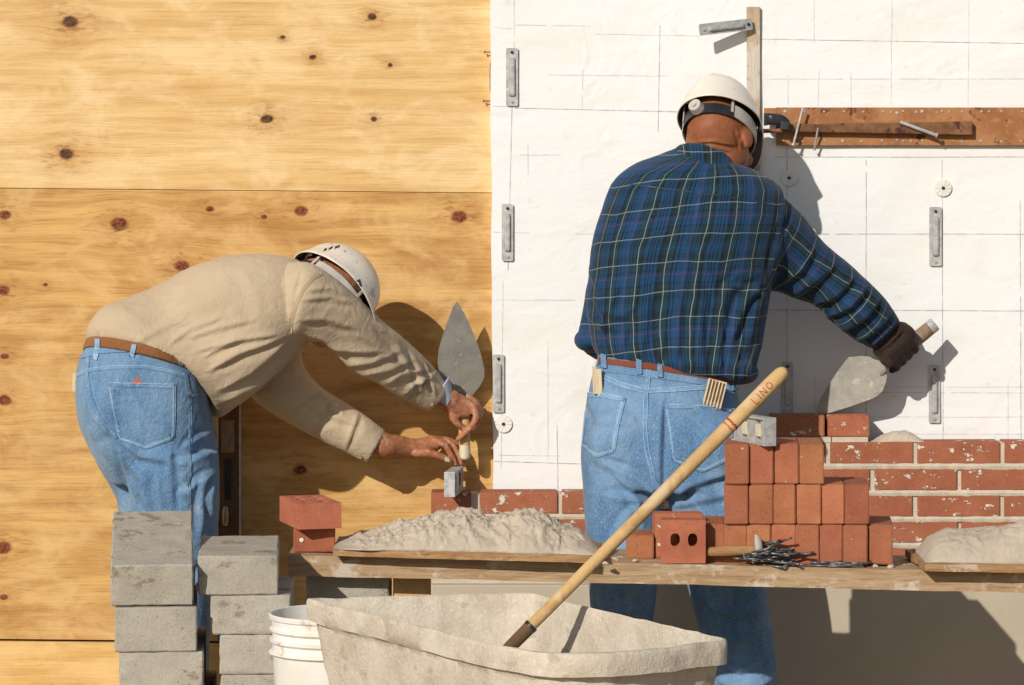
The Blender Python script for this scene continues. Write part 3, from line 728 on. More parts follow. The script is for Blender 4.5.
def heap(label, prof, Yc, hd, zbase, rough=.012, res=.0035, name='mortar_heap', seed=0, smoothness=1., mat='mortar', lump=0.):
    """prof: (px, height m) list"""
    xs = [P(p, 0, Yc).x for p, _ in prof]; hs = [h for _, h in prof]
    x0, x1 = xs[0], xs[-1]; nx, ny = int((x1-x0)/res), int(2*hd/res)
    bm = bmesh.new(); g = {}
    for j in range(ny+1):
        for i in range(nx+1):
            x = x0+(x1-x0)*i/nx; v = 2*j/ny-1
            hh = float(np.interp(x, xs, hs)); cr = max(0, 1-abs(v)**2.2)**.8
            q = Vector((x*smoothness, (Yc+v*hd)*smoothness, seed))
            n1 = noise.noise(q*9); n2 = abs(noise.noise(q*22+Vector((5, 0, 0)))); n3 = abs(noise.noise(q*55)); n4 = noise.noise(q*130)
            edge = min(1, 6*min(i/nx, 1-i/nx))*cr**.5
            z = hh*cr*(1+.25*n1)+rough*edge*(.9*n2+.95*n3+.8*abs(n4)+.75*lump*max(0, noise.noise(q*34)+.05)*1.6-.4)
            # ragged outline
            yy = Yc+v*hd*(1+.10*noise.noise(Vector((x*11, seed, v))))
            g[i, j] = bm.verts.new((x+edge*rough*.8*noise.noise(q*40+Vector((9, 9, 9))), yy+edge*rough*.8*noise.noise(q*40), zbase(x)+max(-.001, z)))
    for j in range(ny):
        for i in range(nx): bm.faces.new((g[i, j], g[i+1, j], g[i+1, j+1], g[i, j+1]))
    bmesh.ops.holes_fill(bm, edges=[e for e in bm.edges if e.is_boundary], sides=0)
    o = from_bm(name, bm, M[mat], smooth=True)
    return tag(origin_to(o, (x0, Yc, zbase(x0))), label, 'mortar', 'mortar heaps')
zb_ = lambda x: zpl(x, 0)+.0155
heap('big rough heap of wet mortar on the left mortar board', [(336, .0), (352, .012), (385, .030), (415, .054), (440, .066), (470, .072), (490, .062), (510, .069), (528, .078), (545, .070), (560, .050), (577, .042), (592, .02), (602, 0)], -.93, .135, zb_, .013, seed=3, lump=1., res=.0028)
heap('smooth mound of mortar on the right mortar board, cut by the picture edge', [(918, 0), (930, .04), (945, .055), (975, .058), (1005, .075), (1030, .085), (1070, .06), (1110, 0)], -.92, .13, zb_, .007, seed=8, smoothness=.7)
heap('small dab of fresh mortar on the wall top, right of the short brick', [(868, 0), (880, .012), (893, .026), (905, .026), (915, .016), (924, 0)], -.09, .038, lambda x: P(0, 442, YB).z-.001, .004, res=.002, seed=12)
# crumbs
for i in range(26):
    px = random.choice([random.uniform(596, 640), random.uniform(820, 905), random.uniform(335, 600)]); Y = random.uniform(-1.01, -.9) if px > 610 or px < 330 else -1.068+random.random()*.01
    if 333 < px < 600: continue
    x = P(px, 0, Y).x; bm = bmesh.new(); r = random.uniform(.002, .006)
    vs = ball(bm, (x, Y, zp(x)+r*.6), (r*1.5, r, r*.8), seg=10)
    for v in vs: v.co += Vector((noise.noise(v.co*200), noise.noise(v.co*210), noise.noise(v.co*190)))*r*.7
    lab = 'grain of mortar lying on the scaffold plank'
    tag(from_bm('mortar_crumb', bm, M['mortar'], smooth=True), lab, 'mortar crumb', 'mortar crumbs on the plank')
# ------------------------------------------------------------------ wall ties
def wall_tie(x, y0, y1, label, w=12, ang=0., Yw=-.009, T=None):
    L = (y1-y0)/S(-.01); W = w/S(-.01)
    c = P(x, (y0+y1)/2, Yw); t = thing('wall_tie', label, 'wall tie', c, 'metal wall ties screwed to the white board')
    T = T or Matrix.Translation(c) @ Matrix.Rotation(ang, 4, 'Y')
    bm = bmesh.new(); r_ = .004; o = []
    for cx, cz, a0 in ((W/2-r_, L/2-r_, 0), (-W/2+r_, L/2-r_, 90), (-W/2+r_, -L/2+r_, 180), (W/2-r_, -L/2+r_, 270)):
        for k in range(5): a = R(a0+k*22.5); o.append((cx+r_*math.cos(a), cz+r_*math.sin(a)))
    slab(bm, o, .002, T @ Matrix.Translation((0, -.002, 0))); from_bm('plate', bm, M['metal'], t)
    bm = bmesh.new(); wr, lr = W*.26, L*.34
    vs = box(bm, (-wr, -.0105, -lr), (wr, -.001, lr), T)
    Ti = T.inverted()
    for v in vs:
        q = Ti @ v.co
        if q.y < -.005: q.z *= .93; q.x *= .75; v.co = T @ q
    bmesh.ops.bevel(bm, geom=list(bm.edges), offset=.0018, segments=2, affect='EDGES')
    from_bm('rib', bm, M['metal'], t, smooth=True, angle=40)
    for s in (-1, 1):
        bm = bmesh.new(); p = T @ Vector((0, -.0055, s*(L/2-.011))); q = T @ Vector((0, -.001, s*(L/2-.011)))
        cyl(bm, q, p, .0042, .0036, seg=8); from_bm('screw', bm, M['dark_metal'] if s > 0 else M['metal'], t)
    return t
wall_tie(512, 48, 106, 'highest wall tie at the left edge of the white board')
wall_tie(507.5, 204, 261, 'middle one of three wall ties along the left board edge', 11.5)
wall_tie(498.5, 354.5, 412.5, 'lowest wall tie at the left board edge, right of the upright trowel', 11.5)
wall_tie(935.5, 207, 266, 'upper wall tie right of the plaid worker\'s outstretched arm', 12.5)
wall_tie(934.5, 365, 423, 'lower right wall tie, half in the shadow of the gloved hand', 11.5)
wall_tie(787.5, 362, 414, 'shaded wall tie behind the rounded end of the hoe handle', 11)
# lath with tilted tie
la, lb = P(753, 7, -.004), P(752, 188, -.004)
bm = bmesh.new(); box(bm, (la.x-.0165, -.019, lb.z), (la.x+.0165, -.0075, la.z))
tag(origin_to(from_bm('wooden_lath', bm, M['lath'], bevel=.0015), (la.x, -.01, lb.z)), 'narrow dusty wooden lath fixed upright above the white helmet', 'lath')
p0, p1 = P(752, 24, -.034), P(699, 30, -.085)
d = (p0-p1).normalized(); Tt = Matrix.Translation((p0+p1)/2) @ Matrix((Vector(d).cross(Vector((0, 0, 1))).cross(d).normalized()*1, Vector((0, 0, 0)), d)).transposed().to_4x4()
zax = d; yax = Vector((.0, 1, 0)); yax = (yax-zax*yax.dot(zax)).normalized(); xax = yax.cross(zax)
Tt = Matrix.Translation((p0+p1)/2) @ Matrix((xax, yax, zax)).transposed().to_4x4()
t = wall_tie(727, 0, 58, 'tilted wall tie jutting left from the top of the wooden lath', 11.5, T=Tt)
# washers (cap fasteners)
def washer(x, y, r, label):
    c = P(x, y, -.006); t = thing('cap_washer', label, 'washer', c, 'round cap washers in the white board')
    bm = bmesh.new(); cyl(bm, c+Vector((0, 0, 0)), c+Vector((0, -.004, 0)), r, r*.96, seg=32)
    for k in range(10):
        a = 2*math.pi*k/10; T = Matrix.Translation(c+Vector((0, -.0048, 0))) @ Matrix.Rotation(a, 4, 'Y')
        box(bm, (r*.28, -.0006, -.0007), (r*.88, .001, .0007), T)
    from_bm('disc', bm, M['white'], t, bevel=0)
    bm = bmesh.new(); cyl(bm, c+Vector((0, -.003, 0)), c+Vector((0, -.0062, 0)), r*.2, seg=10); from_bm('nail_head', bm, M['dark_metal'], t)
washer(503.5, 424, .022, 'round white washer under the lowest left wall tie')
washer(943, 188, .022, 'round white washer above the upper right wall tie')
washer(789, 178, .021, 'round white washer in the shadow beside the standing worker\'s head')
# nails at the board's left edge
for (x, y) in ((488, 52), (487, 101)):
    bm = bmesh.new(); a = P(x-3.5, y, .015); b = P(494, y, .015); cyl(bm, a, b, .0016, seg=8); cyl(bm, a-Vector((.001, 0, 0)), a+Vector((.001, 0, 0)), .0042, seg=10)
    tag(from_bm('nail', bm, M['wire']), 'nail poking from the white board edge %s' % ('beside the top of the highest tie' if y < 60 else 'beside the bottom of the highest tie'), 'nail', 'nails in the board edge')
bm = bmesh.new(); tube(bm, [(P(493.5, 58, .02), .0011), (P(490.5, 63, .012), .0011), (P(490, 78, .01), .0011), (P(490.5, 92, .012), .0011), (P(493.5, 96, .02), .0011)], n=8)
tag(from_bm('wire_staple', bm, M['wire'], smooth=True), 'thin wire loop standing off the left board edge between two nails', 'wire')
# ------------------------------------------------------------------ rusty plate, bar, clamp, bolts
a, b = P(776, 107.5, -.012), P(1250, 145.5, -.012)
rp = thing('rusty_plate', 'long rusty steel plate with rows of holes on the white board', 'steel plate', (a.x, -.012, b.z))
bm = bmesh.new(); vs = box(bm, (a.x, -.020, b.z), (b.x, -.0085, a.z)); 
from_bm('plate', bm, M['rust'], rp, bevel=.001)
bm = bmesh.new(); a2 = P(764, 108, -.01); b2 = P(800, 117, -.01); box(bm, (a2.x, -.014, b2.z), (b2.x, -.0085, a2.z)); from_bm('rust_tab', bm, M['rust'], rp, bevel=.001)
rn = random.Random(4); xs = 785
pts = []
while xs < 1240: pts.append((xs, 111.5+rn.uniform(-.4, .4))); pts.append((xs+rn.uniform(-2, 2), 141+rn.uniform(-.5, .5))); xs += rn.choice((19.5, 19, 20, 21))
pts += [(891, 112), (897, 113), (916, 112), (937, 112.5), (949, 112), (989, 111.5), (897, 140), (911, 141)]
for i, (x, y) in enumerate(pts[:60]):
    bm = bmesh.new(); c = P(x, y, -.020); rr = .0034 if i % 7 else .0048
    cyl(bm, c, c+Vector((0, -.0022, 0)), rr, rr*.7, seg=8); from_bm('screw', bm, M['metal'], rp)
bm = bmesh.new(); q0, q1 = P(786, 128, -.05), P(973, 128.5, -.05); hh = 6.8/S(-.05)
vs = box(bm, (q0.x, -.044, q0.z-hh), (q1.x, -.0205, q0.z+hh))
for v in vs:
    if v.co.x < q0.x+.001: v.co.z = q0.z+(v.co.z-q0.z)*.55
bmesh.ops.subdivide_edges(bm, edges=[e for e in bm.edges if e.calc_length() > .2], cuts=30)
for v in bm.verts: v.co.z += .0012*noise.noise(v.co*22)
tag(origin_to(from_bm('rusty_bar', bm, M['rust_dark'], bevel=.003), (q0.x, -.04, q0.z)), 'thick rust brown bar lying across the drilled plate', 'steel bar')
for (xa, ya, xb, yb, lab, r_, y0, y1) in ((803, 108, 793.5, 144, 'slanting steel pin left on the rusty bar, next to the clamp', .0030, -.050, -.047), (818, 128, 814.5, 148.5, 'short steel pin hanging below the rusty bar', .0024, -.047, -.030), (900, 122, 936, 135, 'bright steel pin laid askew across the middle of the rusty bar', .0042, -.049, -.054)):
    bm = bmesh.new(); A, B = P(xa, ya, y0), P(xb, yb, y1); cyl(bm, A, B, r_, seg=12); cyl(bm, B, B+(B-A).normalized()*.004, r_*1.6, seg=10)
    tag(from_bm('steel_pin', bm, M['metal'], smooth=True, angle=40), lab, 'pin', 'steel pins on the rusty bar')
ck = thing('hand_clamp', 'black clamp gripping the left end of the rusty bar, beside the helmet', 'clamp', P(775, 128, -.05))
bm = bmesh.new(); loft(bm, [E((764, 113), (764, 126), -.05, .014), E((770, 113), (770, 125), -.06, .015), (E((782, 114.5), (781, 126), -.06, .014)), E((789, 120), (786, 129), -.06, .012), E((790.5, 126), (788, 131.5), -.06, .009)], n=20, ex=3.2); from_bm('grip', bm, M['black'], ck, smooth=True, angle=50)
bm = bmesh.new(); A, B = P(763, 131, -.045), P(792, 130, -.055); cyl(bm, A, B, .0055, seg=10); from_bm('jaw_rod', bm, M['rust_dark'], ck)
bm = bmesh.new(); vs = box(bm, P(781, 121.5, -.078), P(788.5, 130, -.045)); from_bm('trigger', bm, M['dark_metal'], ck, bevel=.002)
# ------------------------------------------------------------------ upright level behind the bent man
YL = -.005
ul = thing('mason_level', 'tall wooden spirit level with metal edges leaning behind the bent worker', 'spirit level', P(228, 640, YL))
A, B = P(217, 380, YL), P(241, 640, YL)
bm = bmesh.new(); vs = box(bm, (A.x+.004, YL-.012, B.z), (B.x-.004, YL+.012, A.z)); from_bm('wood_body', bm, M['level_wood'], ul, bevel=.001)
for xx in (A.x, B.x-.004):
    bm = bmesh.new(); box(bm, (xx, YL-.014, B.z), (xx+.0045, YL+.013, A.z)); from_bm('metal_edge', bm, M['metal'], ul)
for yy in (516, 592):
    c = P(225.5, yy, YL-.012); bm = bmesh.new()
    o_ = [(.0085*math.cos(t), .0265*math.sin(t)*1.) for t in [2*math.pi*k/24 for k in range(24)]]
    o_ = [(x_, max(-.024, min(.024, z_*1.15))) for x_, z_ in o_]
    slab(bm, o_, .004, Matrix.Translation(c+Vector((0, -.003, 0)))); f = from_bm('vial_frame', bm, M['metal'], ul)
    for s in (-1, 1):
        bm = bmesh.new(); cyl(bm, c+Vector((s*.0036, -.004, -.019)), c+Vector((s*.0036, -.004, .019)), .0028, seg=10); from_bm('vial', bm, M['handle'], f, smooth=True)
bm = bmesh.new(); c0 = P(229, 420, YL); c1 = P(229, 452, YL); box(bm, (c0.x-.018, YL-.0135, c1.z), (c0.x+.015, YL-.0118, c0.z)); from_bm('hand_slot', bm, M['grip'], ul, bevel=.0005)
bm = bmesh.new(); c0 = P(225.5, 458, YL); c1 = P(230, 500, YL); box(bm, (c0.x-.002, YL-.0128, c1.z), (c1.x+.004, YL-.0118, c0.z)); from_bm('groove', bm, M['black'], ul)
# ------------------------------------------------------------------ bucket, tub, hoe
YK = -1.735; bc = Vector((P(335, 0, YK).x, YK, 0)); zr = zz(612, YK); rb = (335-268.5)/S(YK)
bk = thing('white_bucket', 'dirty white ribbed plastic bucket beside the mortar tub', 'bucket', (bc.x, bc.y, 0))
bm = bmesh.new(); prof = []
def pr(z, r): prof.append((z, r))
pr(0, rb*.80); pr(zr-.20, rb*.885); pr(zr-.105, rb*.925)
for zc_ in (.075, .052, .030): pr(zr-zc_-.008, rb*.935); pr(zr-zc_-.003, rb*.985 if zc_ != .075 else rb*1.0); pr(zr-zc_+.001, rb*.985); pr(zr-zc_+.003, rb*.945)
pr(zr-.012, rb*.955); pr(zr-.010, rb*.99); pr(zr-.002, rb*1.0); pr(zr, rb*.985); pr(zr-.001, rb*.955); pr(zr-.03, rb*.93); pr(.01, rb*.785)
rows = [[bm.verts.new((bc.x+r*math.cos(2*math.pi*k/64), bc.y+r*math.sin(2*math.pi*k/64), z)) for k in range(64)] for z, r in prof]
for a_, b_ in zip(rows, rows[1:]):
    for k in range(64): bm.faces.new((a_[k], a_[(k+1) % 64], b_[(k+1) % 64], b_[k]))
bm.faces.new(rows[0][::-1]); bm.faces.new(rows[-1])
from_bm('pail', bm, M['white'], bk, smooth=True, angle=45)
for nm, a0, a1, z0_, z1_, mt in (('orange_print', 224, 262, zr-.155, zr-.135, 'orange'), ('grey_print', 218, 262, zr-.21, zr-.163, 'greyprint'), ('print_border', 217, 219.2, zr-.22, zr-.132, 'greyprint')):
    bm = bmesh.new(); ro = []
    for z_ in (z0_, z1_):
        rr = rb*(.885+(z_-(zr-.20))/.095*.04)+.0006
        ro.append([bm.verts.new((bc.x+rr*math.cos(R(a0+(a1-a0)*k/8)), bc.y+rr*math.sin(R(a0+(a1-a0)*k/8)), z_)) for k in range(9)])
    for k in range(8): bm.faces.new((ro[0][k], ro[0][k+1], ro[1][k+1], ro[1][k]))
    from_bm(nm, bm, M[mt], bk)
zT = .63
def rimpt(px, py): s = (py-HY)/(H-zT); return Vector(((px-512)/s, F/s-D, zT))
Acor, Bcor, Ccor, Dcor = rimpt(303, 598.5), rimpt(524, 593), rimpt(733, 640), rimpt(560, 661)
def roundquad(cs, r, seg=7):
    out = []
    for i in range(4):
        p, a, b = cs[i], cs[i-1], cs[(i+1) % 4]
        ua, ub = (a-p).normalized(), (b-p).normalized(); rr = r[i]
        for k in range(seg+1):
            t = k/seg; q0 = p+ua*rr; q1 = p+ub*rr
            out.append(q0*(1-t)**2+p*2*t*(1-t)+q1*t*t)
        for k in range(1, 10):
            t = k/10; q0 = p+ub*rr; q1 = b-(b-p).normalized()*r[(i+1) % 4]; out.append(q0.lerp(q1, t))
    return out
rq = roundquad([Acor, Bcor, Ccor, Dcor], (.04, .05, .05, .24))
cen = sum(rq, Vector())/len(rq)
tb = thing('mortar_tub', 'large mortar-caked mixing tub in the foreground with a wavy rim', 'mortar tub', (cen.x, cen.y, .26))
bm = bmesh.new(); rows = []
lay = [(-.36, .80, 0), (-.20, .885, 0), (-.055, .965, 0), (-.045, .968, 0), (-.040, 1.012, 0), (-.02, 1.014, 0), (-.006, 1.014, 0), (0, 1.008, 0), (.001, .995, 0), (-.004, .983, 0), (-.04, .965, 0), (-.12, .92, 0), (-.22, .87, 0), (-.33, .79, 0)]
fine = []
for (a_, b_) in zip(lay, lay[1:]):
    st = max(1, int(abs(b_[0]-a_[0])/.018))
    for k in range(st): t = k/st; fine.append((a_[0]*(1-t)+b_[0]*t, a_[1]*(1-t)+b_[1]*t))
fine.append(lay[-1][:2]); nq = len(rq); SB = 3
rq2 = [rq[i].lerp(rq[(i+1) % nq], k/SB) for i in range(nq) for k in range(SB)]
for li, (dz, sc) in enumerate(fine):
    row = []
    for p in rq2:
        q = cen+(p-cen)*sc; wav = .0025*noise.noise(Vector((p.x*5, p.y*5, 0)))+.003*noise.noise(Vector((p.x*17, p.y*17, 0)))
        z = zT+dz+wav*(1 if dz > -.1 else .4)
        nn = (p-cen).normalized(); ins = li > len(fine)*.52
        rg = .004 if ins else .0022
        q = q+nn*(rg*noise.noise(Vector((q.x*28, q.y*28, z*22+(9 if ins else 0))))+rg*.8*noise.noise(Vector((q.x*70, q.y*70, z*70))))
        row.append(bm.verts.new((q.x, q.y, z)))
    rows.append(row)
nn_ = len(rq2)
for a_, b_ in zip(rows, rows[1:]):
    for k in range(nn_): bm.faces.new((a_[k], a_[(k+1) % nn_], b_[(k+1) % nn_], b_[k]))
bm.faces.new(rows[0]); bm.faces.new(rows[-1])
from_bm('shell', bm, M['tub'], tb, smooth=True, angle=60)
# mortar inside
bm = bmesh.new(); g = []
for k in range(0, 13):
    f = k/12*.84; g.append([bm.verts.new((cen.x+(p.x-cen.x)*f, cen.y+(p.y-cen.y)*f, zT-.25+.03*noise.noise(Vector((p.x*f*9, p.y*f*9, 1)))+.02*(1-k/12))) for p in rq2])
for a_, b_ in zip(g, g[1:]):
    for k in range(nn_): bm.faces.new((a_[k], a_[(k+1) % nn_], b_[(k+1) % nn_], b_[k]))
bmesh.ops.remove_doubles(bm, verts=bm.verts, dist=.0005)
tag(from_bm('mixed_mortar', bm, M['mortar'], smooth=True), 'fresh mortar lying in the bottom of the mixing tub', 'mortar')
for i, (dx, dy) in enumerate(((-.17, .28), (.12, .22), (-.03, -.2), (.2, -.28))):
    cblock(cen.x+dx-.09, cen.x+dx+.09, cen.y+dy-.09, .2665, .264, .18, 'block under the mixing tub, outside the picture', lip=False, group='hidden blocks under the tub')
# hoe
h1, h0 = P(786, 369, -2.12), P(521, 636, -2.20)
ax = (h1-h0).normalized(); hoe = thing('mortar_hoe', 'mortar hoe with long yellow wooden handle lettered in red, leaning in the tub', 'mortar hoe', h0)
rH = .0132
bm = bmesh.new(); s0 = h0+ax*.02
rings = []; oy = ax.orthogonal().normalized(); ow = ax.cross(oy)
Lh = (h1-s0).length
for t, k in ((0, .80), (.04, .84), (.15, .86), (.4, .90), (.6, .96), (.8, 1.06), (.92, 1.12), (.97, 1.08), (.987, .93), (.996, .66), (1.0, .30), (1.001, .03)):
    rings.append((s0+ax*Lh*t, oy*rH*k, ow*rH*k))
loft(bm, rings, n=32, sub=4); hd_ = from_bm('handle', bm, M['handle'], hoe, smooth=True)
bm = bmesh.new(); cyl(bm, h0-ax*.16, h0+ax*.026, .0095, .0128, seg=24); from_bm('socket', bm, M['boot'], hoe, smooth=True, angle=40)
bm = bmesh.new(); cyl(bm, h0+ax*.022, h0+ax*.029, .0133, .0133, seg=24); from_bm('ferrule', bm, M['dark_metal'], hoe, smooth=True, angle=40)
bm = bmesh.new(); bq = h0-ax*.16; box(bm, (-.045, -.002, -.09), (.045, .002, .0), Matrix.Translation(bq) @ Matrix.Rotation(R(-50), 4, 'Z')); from_bm('blade', bm, M['dull'], hoe)
# lettering wrapped on the handle
view = (CAM-(h0+ax*Lh*.85)).normalized(); fx = ax; fz = (view-ax*view.dot(ax)).normalized(); fy = fz.cross(fx)
def rad_at(s): 
    ts = [0, .04, .15, .4, .6, .8, .92, .97, .99, 1.]; ks = [.8, .84, .86, .9, .96, 1.06, 1.12, 1.08, .9, .6]
    return rH*float(np.interp(s/Lh, ts, ks))
def letters(txt, s_start, size, gap, name='lettering', dphi=0.):
    bm = bmesh.new(); pos = s_start
    strokes = {'L': [[(0, 1), (0, 0), (.5, 0)]], 'I': [[(0.1, 0), (0.1, 1)]], 'N': [[(0, 0), (0, 1), (.6, 0), (.6, 1)]], 'O': [[(.35+.33*math.cos(t), .5+.42*math.sin(t)) for t in [2*math.pi*k/14 for k in range(15)]]]}
    wd = {'L': .55, 'I': .25, 'N': .7, 'O': .75}
    for ch in txt:
        for st in strokes[ch]:
            q = polyline(st, 18); prev = None
            for i, (u, v) in enumerate(q):
                a_, b_ = q[max(0, i-1)], q[min(17, i+1)]; l = math.dist(a_, b_) or 1; nx_, ny_ = -(b_[1]-a_[1])/l, (b_[0]-a_[0])/l; hw = .055
                cur = []
                for sg in (-1, 1):
                    s = pos+(u+nx_*hw*sg)*size; hgt = (v-.5+ny_*hw*sg)*size; rr = rad_at(s)+.0005; ph = hgt/rr+dphi
                    cur.append(bm.verts.new(s0+fx*s+(fz*math.cos(ph)+fy*math.sin(ph))*rr))
                if prev: bm.faces.new((prev[0], cur[0], cur[1], prev[1]))
                prev = cur
        pos += (wd[ch]+gap)*size
    return from_bm(name, bm, M['red_ink'], hoe)
letters('LINO', Lh*.87, .0155, .30)
for s_, th_ in ((.785, .004), (.772, .002)):
    bm = bmesh.new(); rr = rad_at(Lh*s_)+.0005; rw = []
    for ds in (0, th_):
        rw.append([bm.verts.new(s0+fx*(Lh*s_+ds+.0015*math.sin(3*k))+(fz*math.cos(2*math.pi*k/32)+fy*math.sin(2*math.pi*k/32))*rr) for k in range(32)])
    for k in range(32): bm.faces.new((rw[0][k], rw[0][(k+1) % 32], rw[1][(k+1) % 32], rw[1][k]))
    from_bm('red_ring', bm, M['red_ink'], hoe)
# ------------------------------------------------------------------ levels (short), hammer, wire ties
def beam_level(name, label, pe, Ye, du, L, w, h, cat='spirit level', up=Vector((0, 0, 1))):
    c = P(*pe, Ye); T = Matrix.Translation(c) @ Matrix.Rotation(du, 4, 'Z')
    t = thing(name, label, cat, c, 'aluminium levels')
    bm = bmesh.new()
    # I-beam: two flanges and a web with openings
    for z0_, z1_ in ((0, .005), (h-.005, h)): box(bm, (-w/2, .004, z0_), (w/2, L, z1_), T)
    from_bm('flange', bm, M['metal'], t, bevel=.0006)
    bm = bmesh.new(); seg = [0.004, L*.18, L*.32, L*.6, L*.74, L]
    for i in range(0, 5, 2): box(bm, (-w*.28, seg[i], .0052), (w*.28, seg[i+1], h-.0052), T)
    from_bm('web', bm, M['metal'], t)
    bm = bmesh.new(); box(bm, (-w/2-.0005, 0, -.0005), (w/2+.0005, .0042, h+.0005), T); from_bm('end_cap', bm, M['metal'], t, bevel=.001)
    for i in (1, 3):
        bm = bmesh.new(); box(bm, (-w*.36, seg[i], h*.3), (w*.36, seg[i+1], h*.75), T); from_bm('vial_block', bm, M['cream' if w > .028 else 'dark_metal'], t, bevel=.001)
    return t
beam_level('torpedo_level', 'short aluminium level held down on the corner brick by the bent worker\'s fingers', (449.5, 497), -.225, R(-6), .22, .026, .060)
beam_level('beam_level', 'aluminium level lying on the top row of stacked bricks', (770, 446.0), -1.0, R(22), .165, .030, .062)
hm = thing('brick_hammer', 'brick hammer lying between the half brick and the wire ties', 'hammer', P(730, 551, -1.0))
bm = bmesh.new(); tube(bm, [(P(704, 552, -.99), .010), (P(730, 551, -1.0), .011), (P(756, 550, -1.0), .009)], n=16); from_bm('handle', bm, M['board'], hm, smooth=True)
bm = bmesh.new(); loft(bm, [E((752, 558), (764, 558), -1.0, .009), E((754, 549), (763, 549), -1.0, .011), E((754, 541), (762, 542), -1.0, .007), E((755, 534), (760, 537), -1.0, .002)], n=16, ex=3); from_bm('head', bm, M['dull'], hm, smooth=True, angle=50)
def wire_mesh(sc=1.):
    bm = bmesh.new(); r = .0026; a = .046*sc
    pts = [(-a, 0, 0), (-a*.15, .018, .001), (a*.9, .026, 0), (a*1.05, 0, .002), (a*.9, -.022, 0), (-a*.1, -.020, .001), (-a, 0, .001), (-a*1.5, .004, .003)]
    for p, q in zip(pts, pts[1:]): cyl(bm, p, q, r, seg=8); ball(bm, p, (r,), seg=8)
    bmesh.ops.recalc_face_normals(bm, faces=bm.faces); me = bpy.data.meshes.new('wire_tie'); bm.to_mesh(me); bm.free(); me.materials.append(M['wire'])
    me.polygons.foreach_set('use_smooth', [True]*len(me.polygons)); return me
wm = wire_mesh(); rn = random.Random(11)
for i in range(16):
    o = bpy.data.objects.new('wire_tie', wm); C.objects.link(o)
    X_ = P(772+rn.uniform(-13, 14), 0, -1.0).x; zz_ = zp(X_)+.006+.0022*i
    o.location = (X_, -.995+rn.uniform(-.012, .012), zz_); o.rotation_euler = (rn.uniform(-.35, .35), rn.uniform(-.1, .1)+(.3 if i > 12 else 0)*rn.choice((-1, 1)), rn.uniform(-.9, .9)+(math.pi if i % 2 else 0))
    tag(o, 'bent grey wire tie in the tangled pile on the plank', 'wire tie', 'wire ties piled on the plank')
for i, (x, a_) in enumerate(((828, .15), (842, -.1), (850, .3))):
    o = bpy.data.objects.new('wire_tie', wm); C.objects.link(o); X_ = P(x, 0, -1.0).x
    o.location = (X_, -1.0+.006*i, zp(X_)+.003+.003*i); o.rotation_euler = (0, .0, a_)
    tag(o, 'flat wire tie lying alone on the plank right of the tangled pile', 'wire tie', 'wire ties lying flat on the plank')
# ------------------------------------------------------------------ trowels
def trowel_plate(poly, Y0, tiltfun, th=.0022):
    bm = bmesh.new(); f = [bm.verts.new(P(x, y, tiltfun(x, y))) for x, y in poly]; b = [bm.verts.new(v.co+Vector((0, th, 0))) for v in f]; n = len(f)
    bm.faces.new(f); bm.faces.new(b[::-1])
    for i in range(n): bm.faces.new((f[i], b[i], b[(i+1) % n], f[(i+1) % n]))
    return bm
YOFF = .13
POSE = 'bend'
tr = thing('trowel', 'upright brick trowel, point up, in the bent worker\'s near hand', 'trowel', P(463, 450, -.27))
poly = [(457, 301), (462, 309), (468, 321), (475, 337), (481, 354), (484.5, 370), (484, 378), (480, 386), (472, 396), (466, 398), (458, 392), (447, 386), (440, 376), (437.5, 363), (438.5, 350), (443, 334), (449, 317), (453.5, 306)]
from_bm('blade', trowel_plate(poly, -.26, lambda x, y: -.245-.0006*(398-y)*1.0+.0009*(x-460)), M['dull'], tr)
bm = bmesh.new(); tube(bm, [(P(468, 396, -.255), .006), (P(467.5, 402, -.262), .005), (P(466, 410, -.27), .006)], n=10); from_bm('tang', bm, M['dull'], tr, smooth=True)
bm = bmesh.new(); loft(bm, [E((461, 408), (471, 408), -.27, .011), E((459.5, 420), (470.5, 421), -.27, .014), E((458.5, 434), (470, 435), -.27, .0145), E((459.5, 446), (470, 446), -.27, .013)], n=20); from_bm('handle', bm, M['handle'], tr, smooth=True)
bm = bmesh.new(); loft(bm, [E((459.3, 445), (470.3, 445), -.27, .0137), E((459.3, 456), (470.3, 456), -.27, .0137), E((461, 459), (469, 459), -.27, .011), E((464, 460.5), (466.5, 460.5), -.27, .003)], n=20, sub=3); from_bm('end_cap', bm, M['cream'], tr, smooth=True, angle=60)
POSE, YOFF = None, .04
tr = thing('trowel', 'wide brick trowel in the gloved hand, its tip on the top course', 'trowel', P(870, 390, -.14))
poly = [(850, 357), (862, 356), (873, 357), (881.6, 359.5), (886, 366), (887, 374), (886, 382), (882.5, 391), (877, 396), (872, 398.7), (860, 403), (849, 407), (832, 412), (823, 414.3), (817.5, 413.5), (816.5, 409), (818.5, 403), (824, 393), (832, 380), (840, 368), (846, 360)]
from_bm('blade', trowel_plate(poly, -.14, lambda x, y: -.112-.0007*(x-818)+.0002*(y-385)), M['dull'], tr)
YH = -.185
bm = bmesh.new(); tube(bm, [(P(882, 374, -.155), .0065), (P(886, 369, -.170), .006), (P(893, 360, YH), .0065)], n=10); from_bm('tang', bm, M['dull'], tr, smooth=True)
def hpt(t, off, r): 
    x, y = 892+(930-892)*t, 359+(328-359)*t; n_ = (31/49, 38/49); return (x+n_[0]*off, y+n_[1]*off)
def along(t, w): return E(hpt(t, -w, 0), hpt(t, w, 0), YH+.03*t, w/S(YH))
bm = bmesh.new(); loft(bm, [along(.25, 6.3), along(.5, 7.0), along(.8, 7.3), along(1.0, 7.0)], n=20); from_bm('handle', bm, M['grip'], tr, smooth=True)
bm = bmesh.new(); loft(bm, [along(.995, 7.2), along(1.10, 7.3), along(1.135, 6.6)], n=20, sub=2); from_bm('end_cap', bm, M['metal'], tr, smooth=True, angle=50)
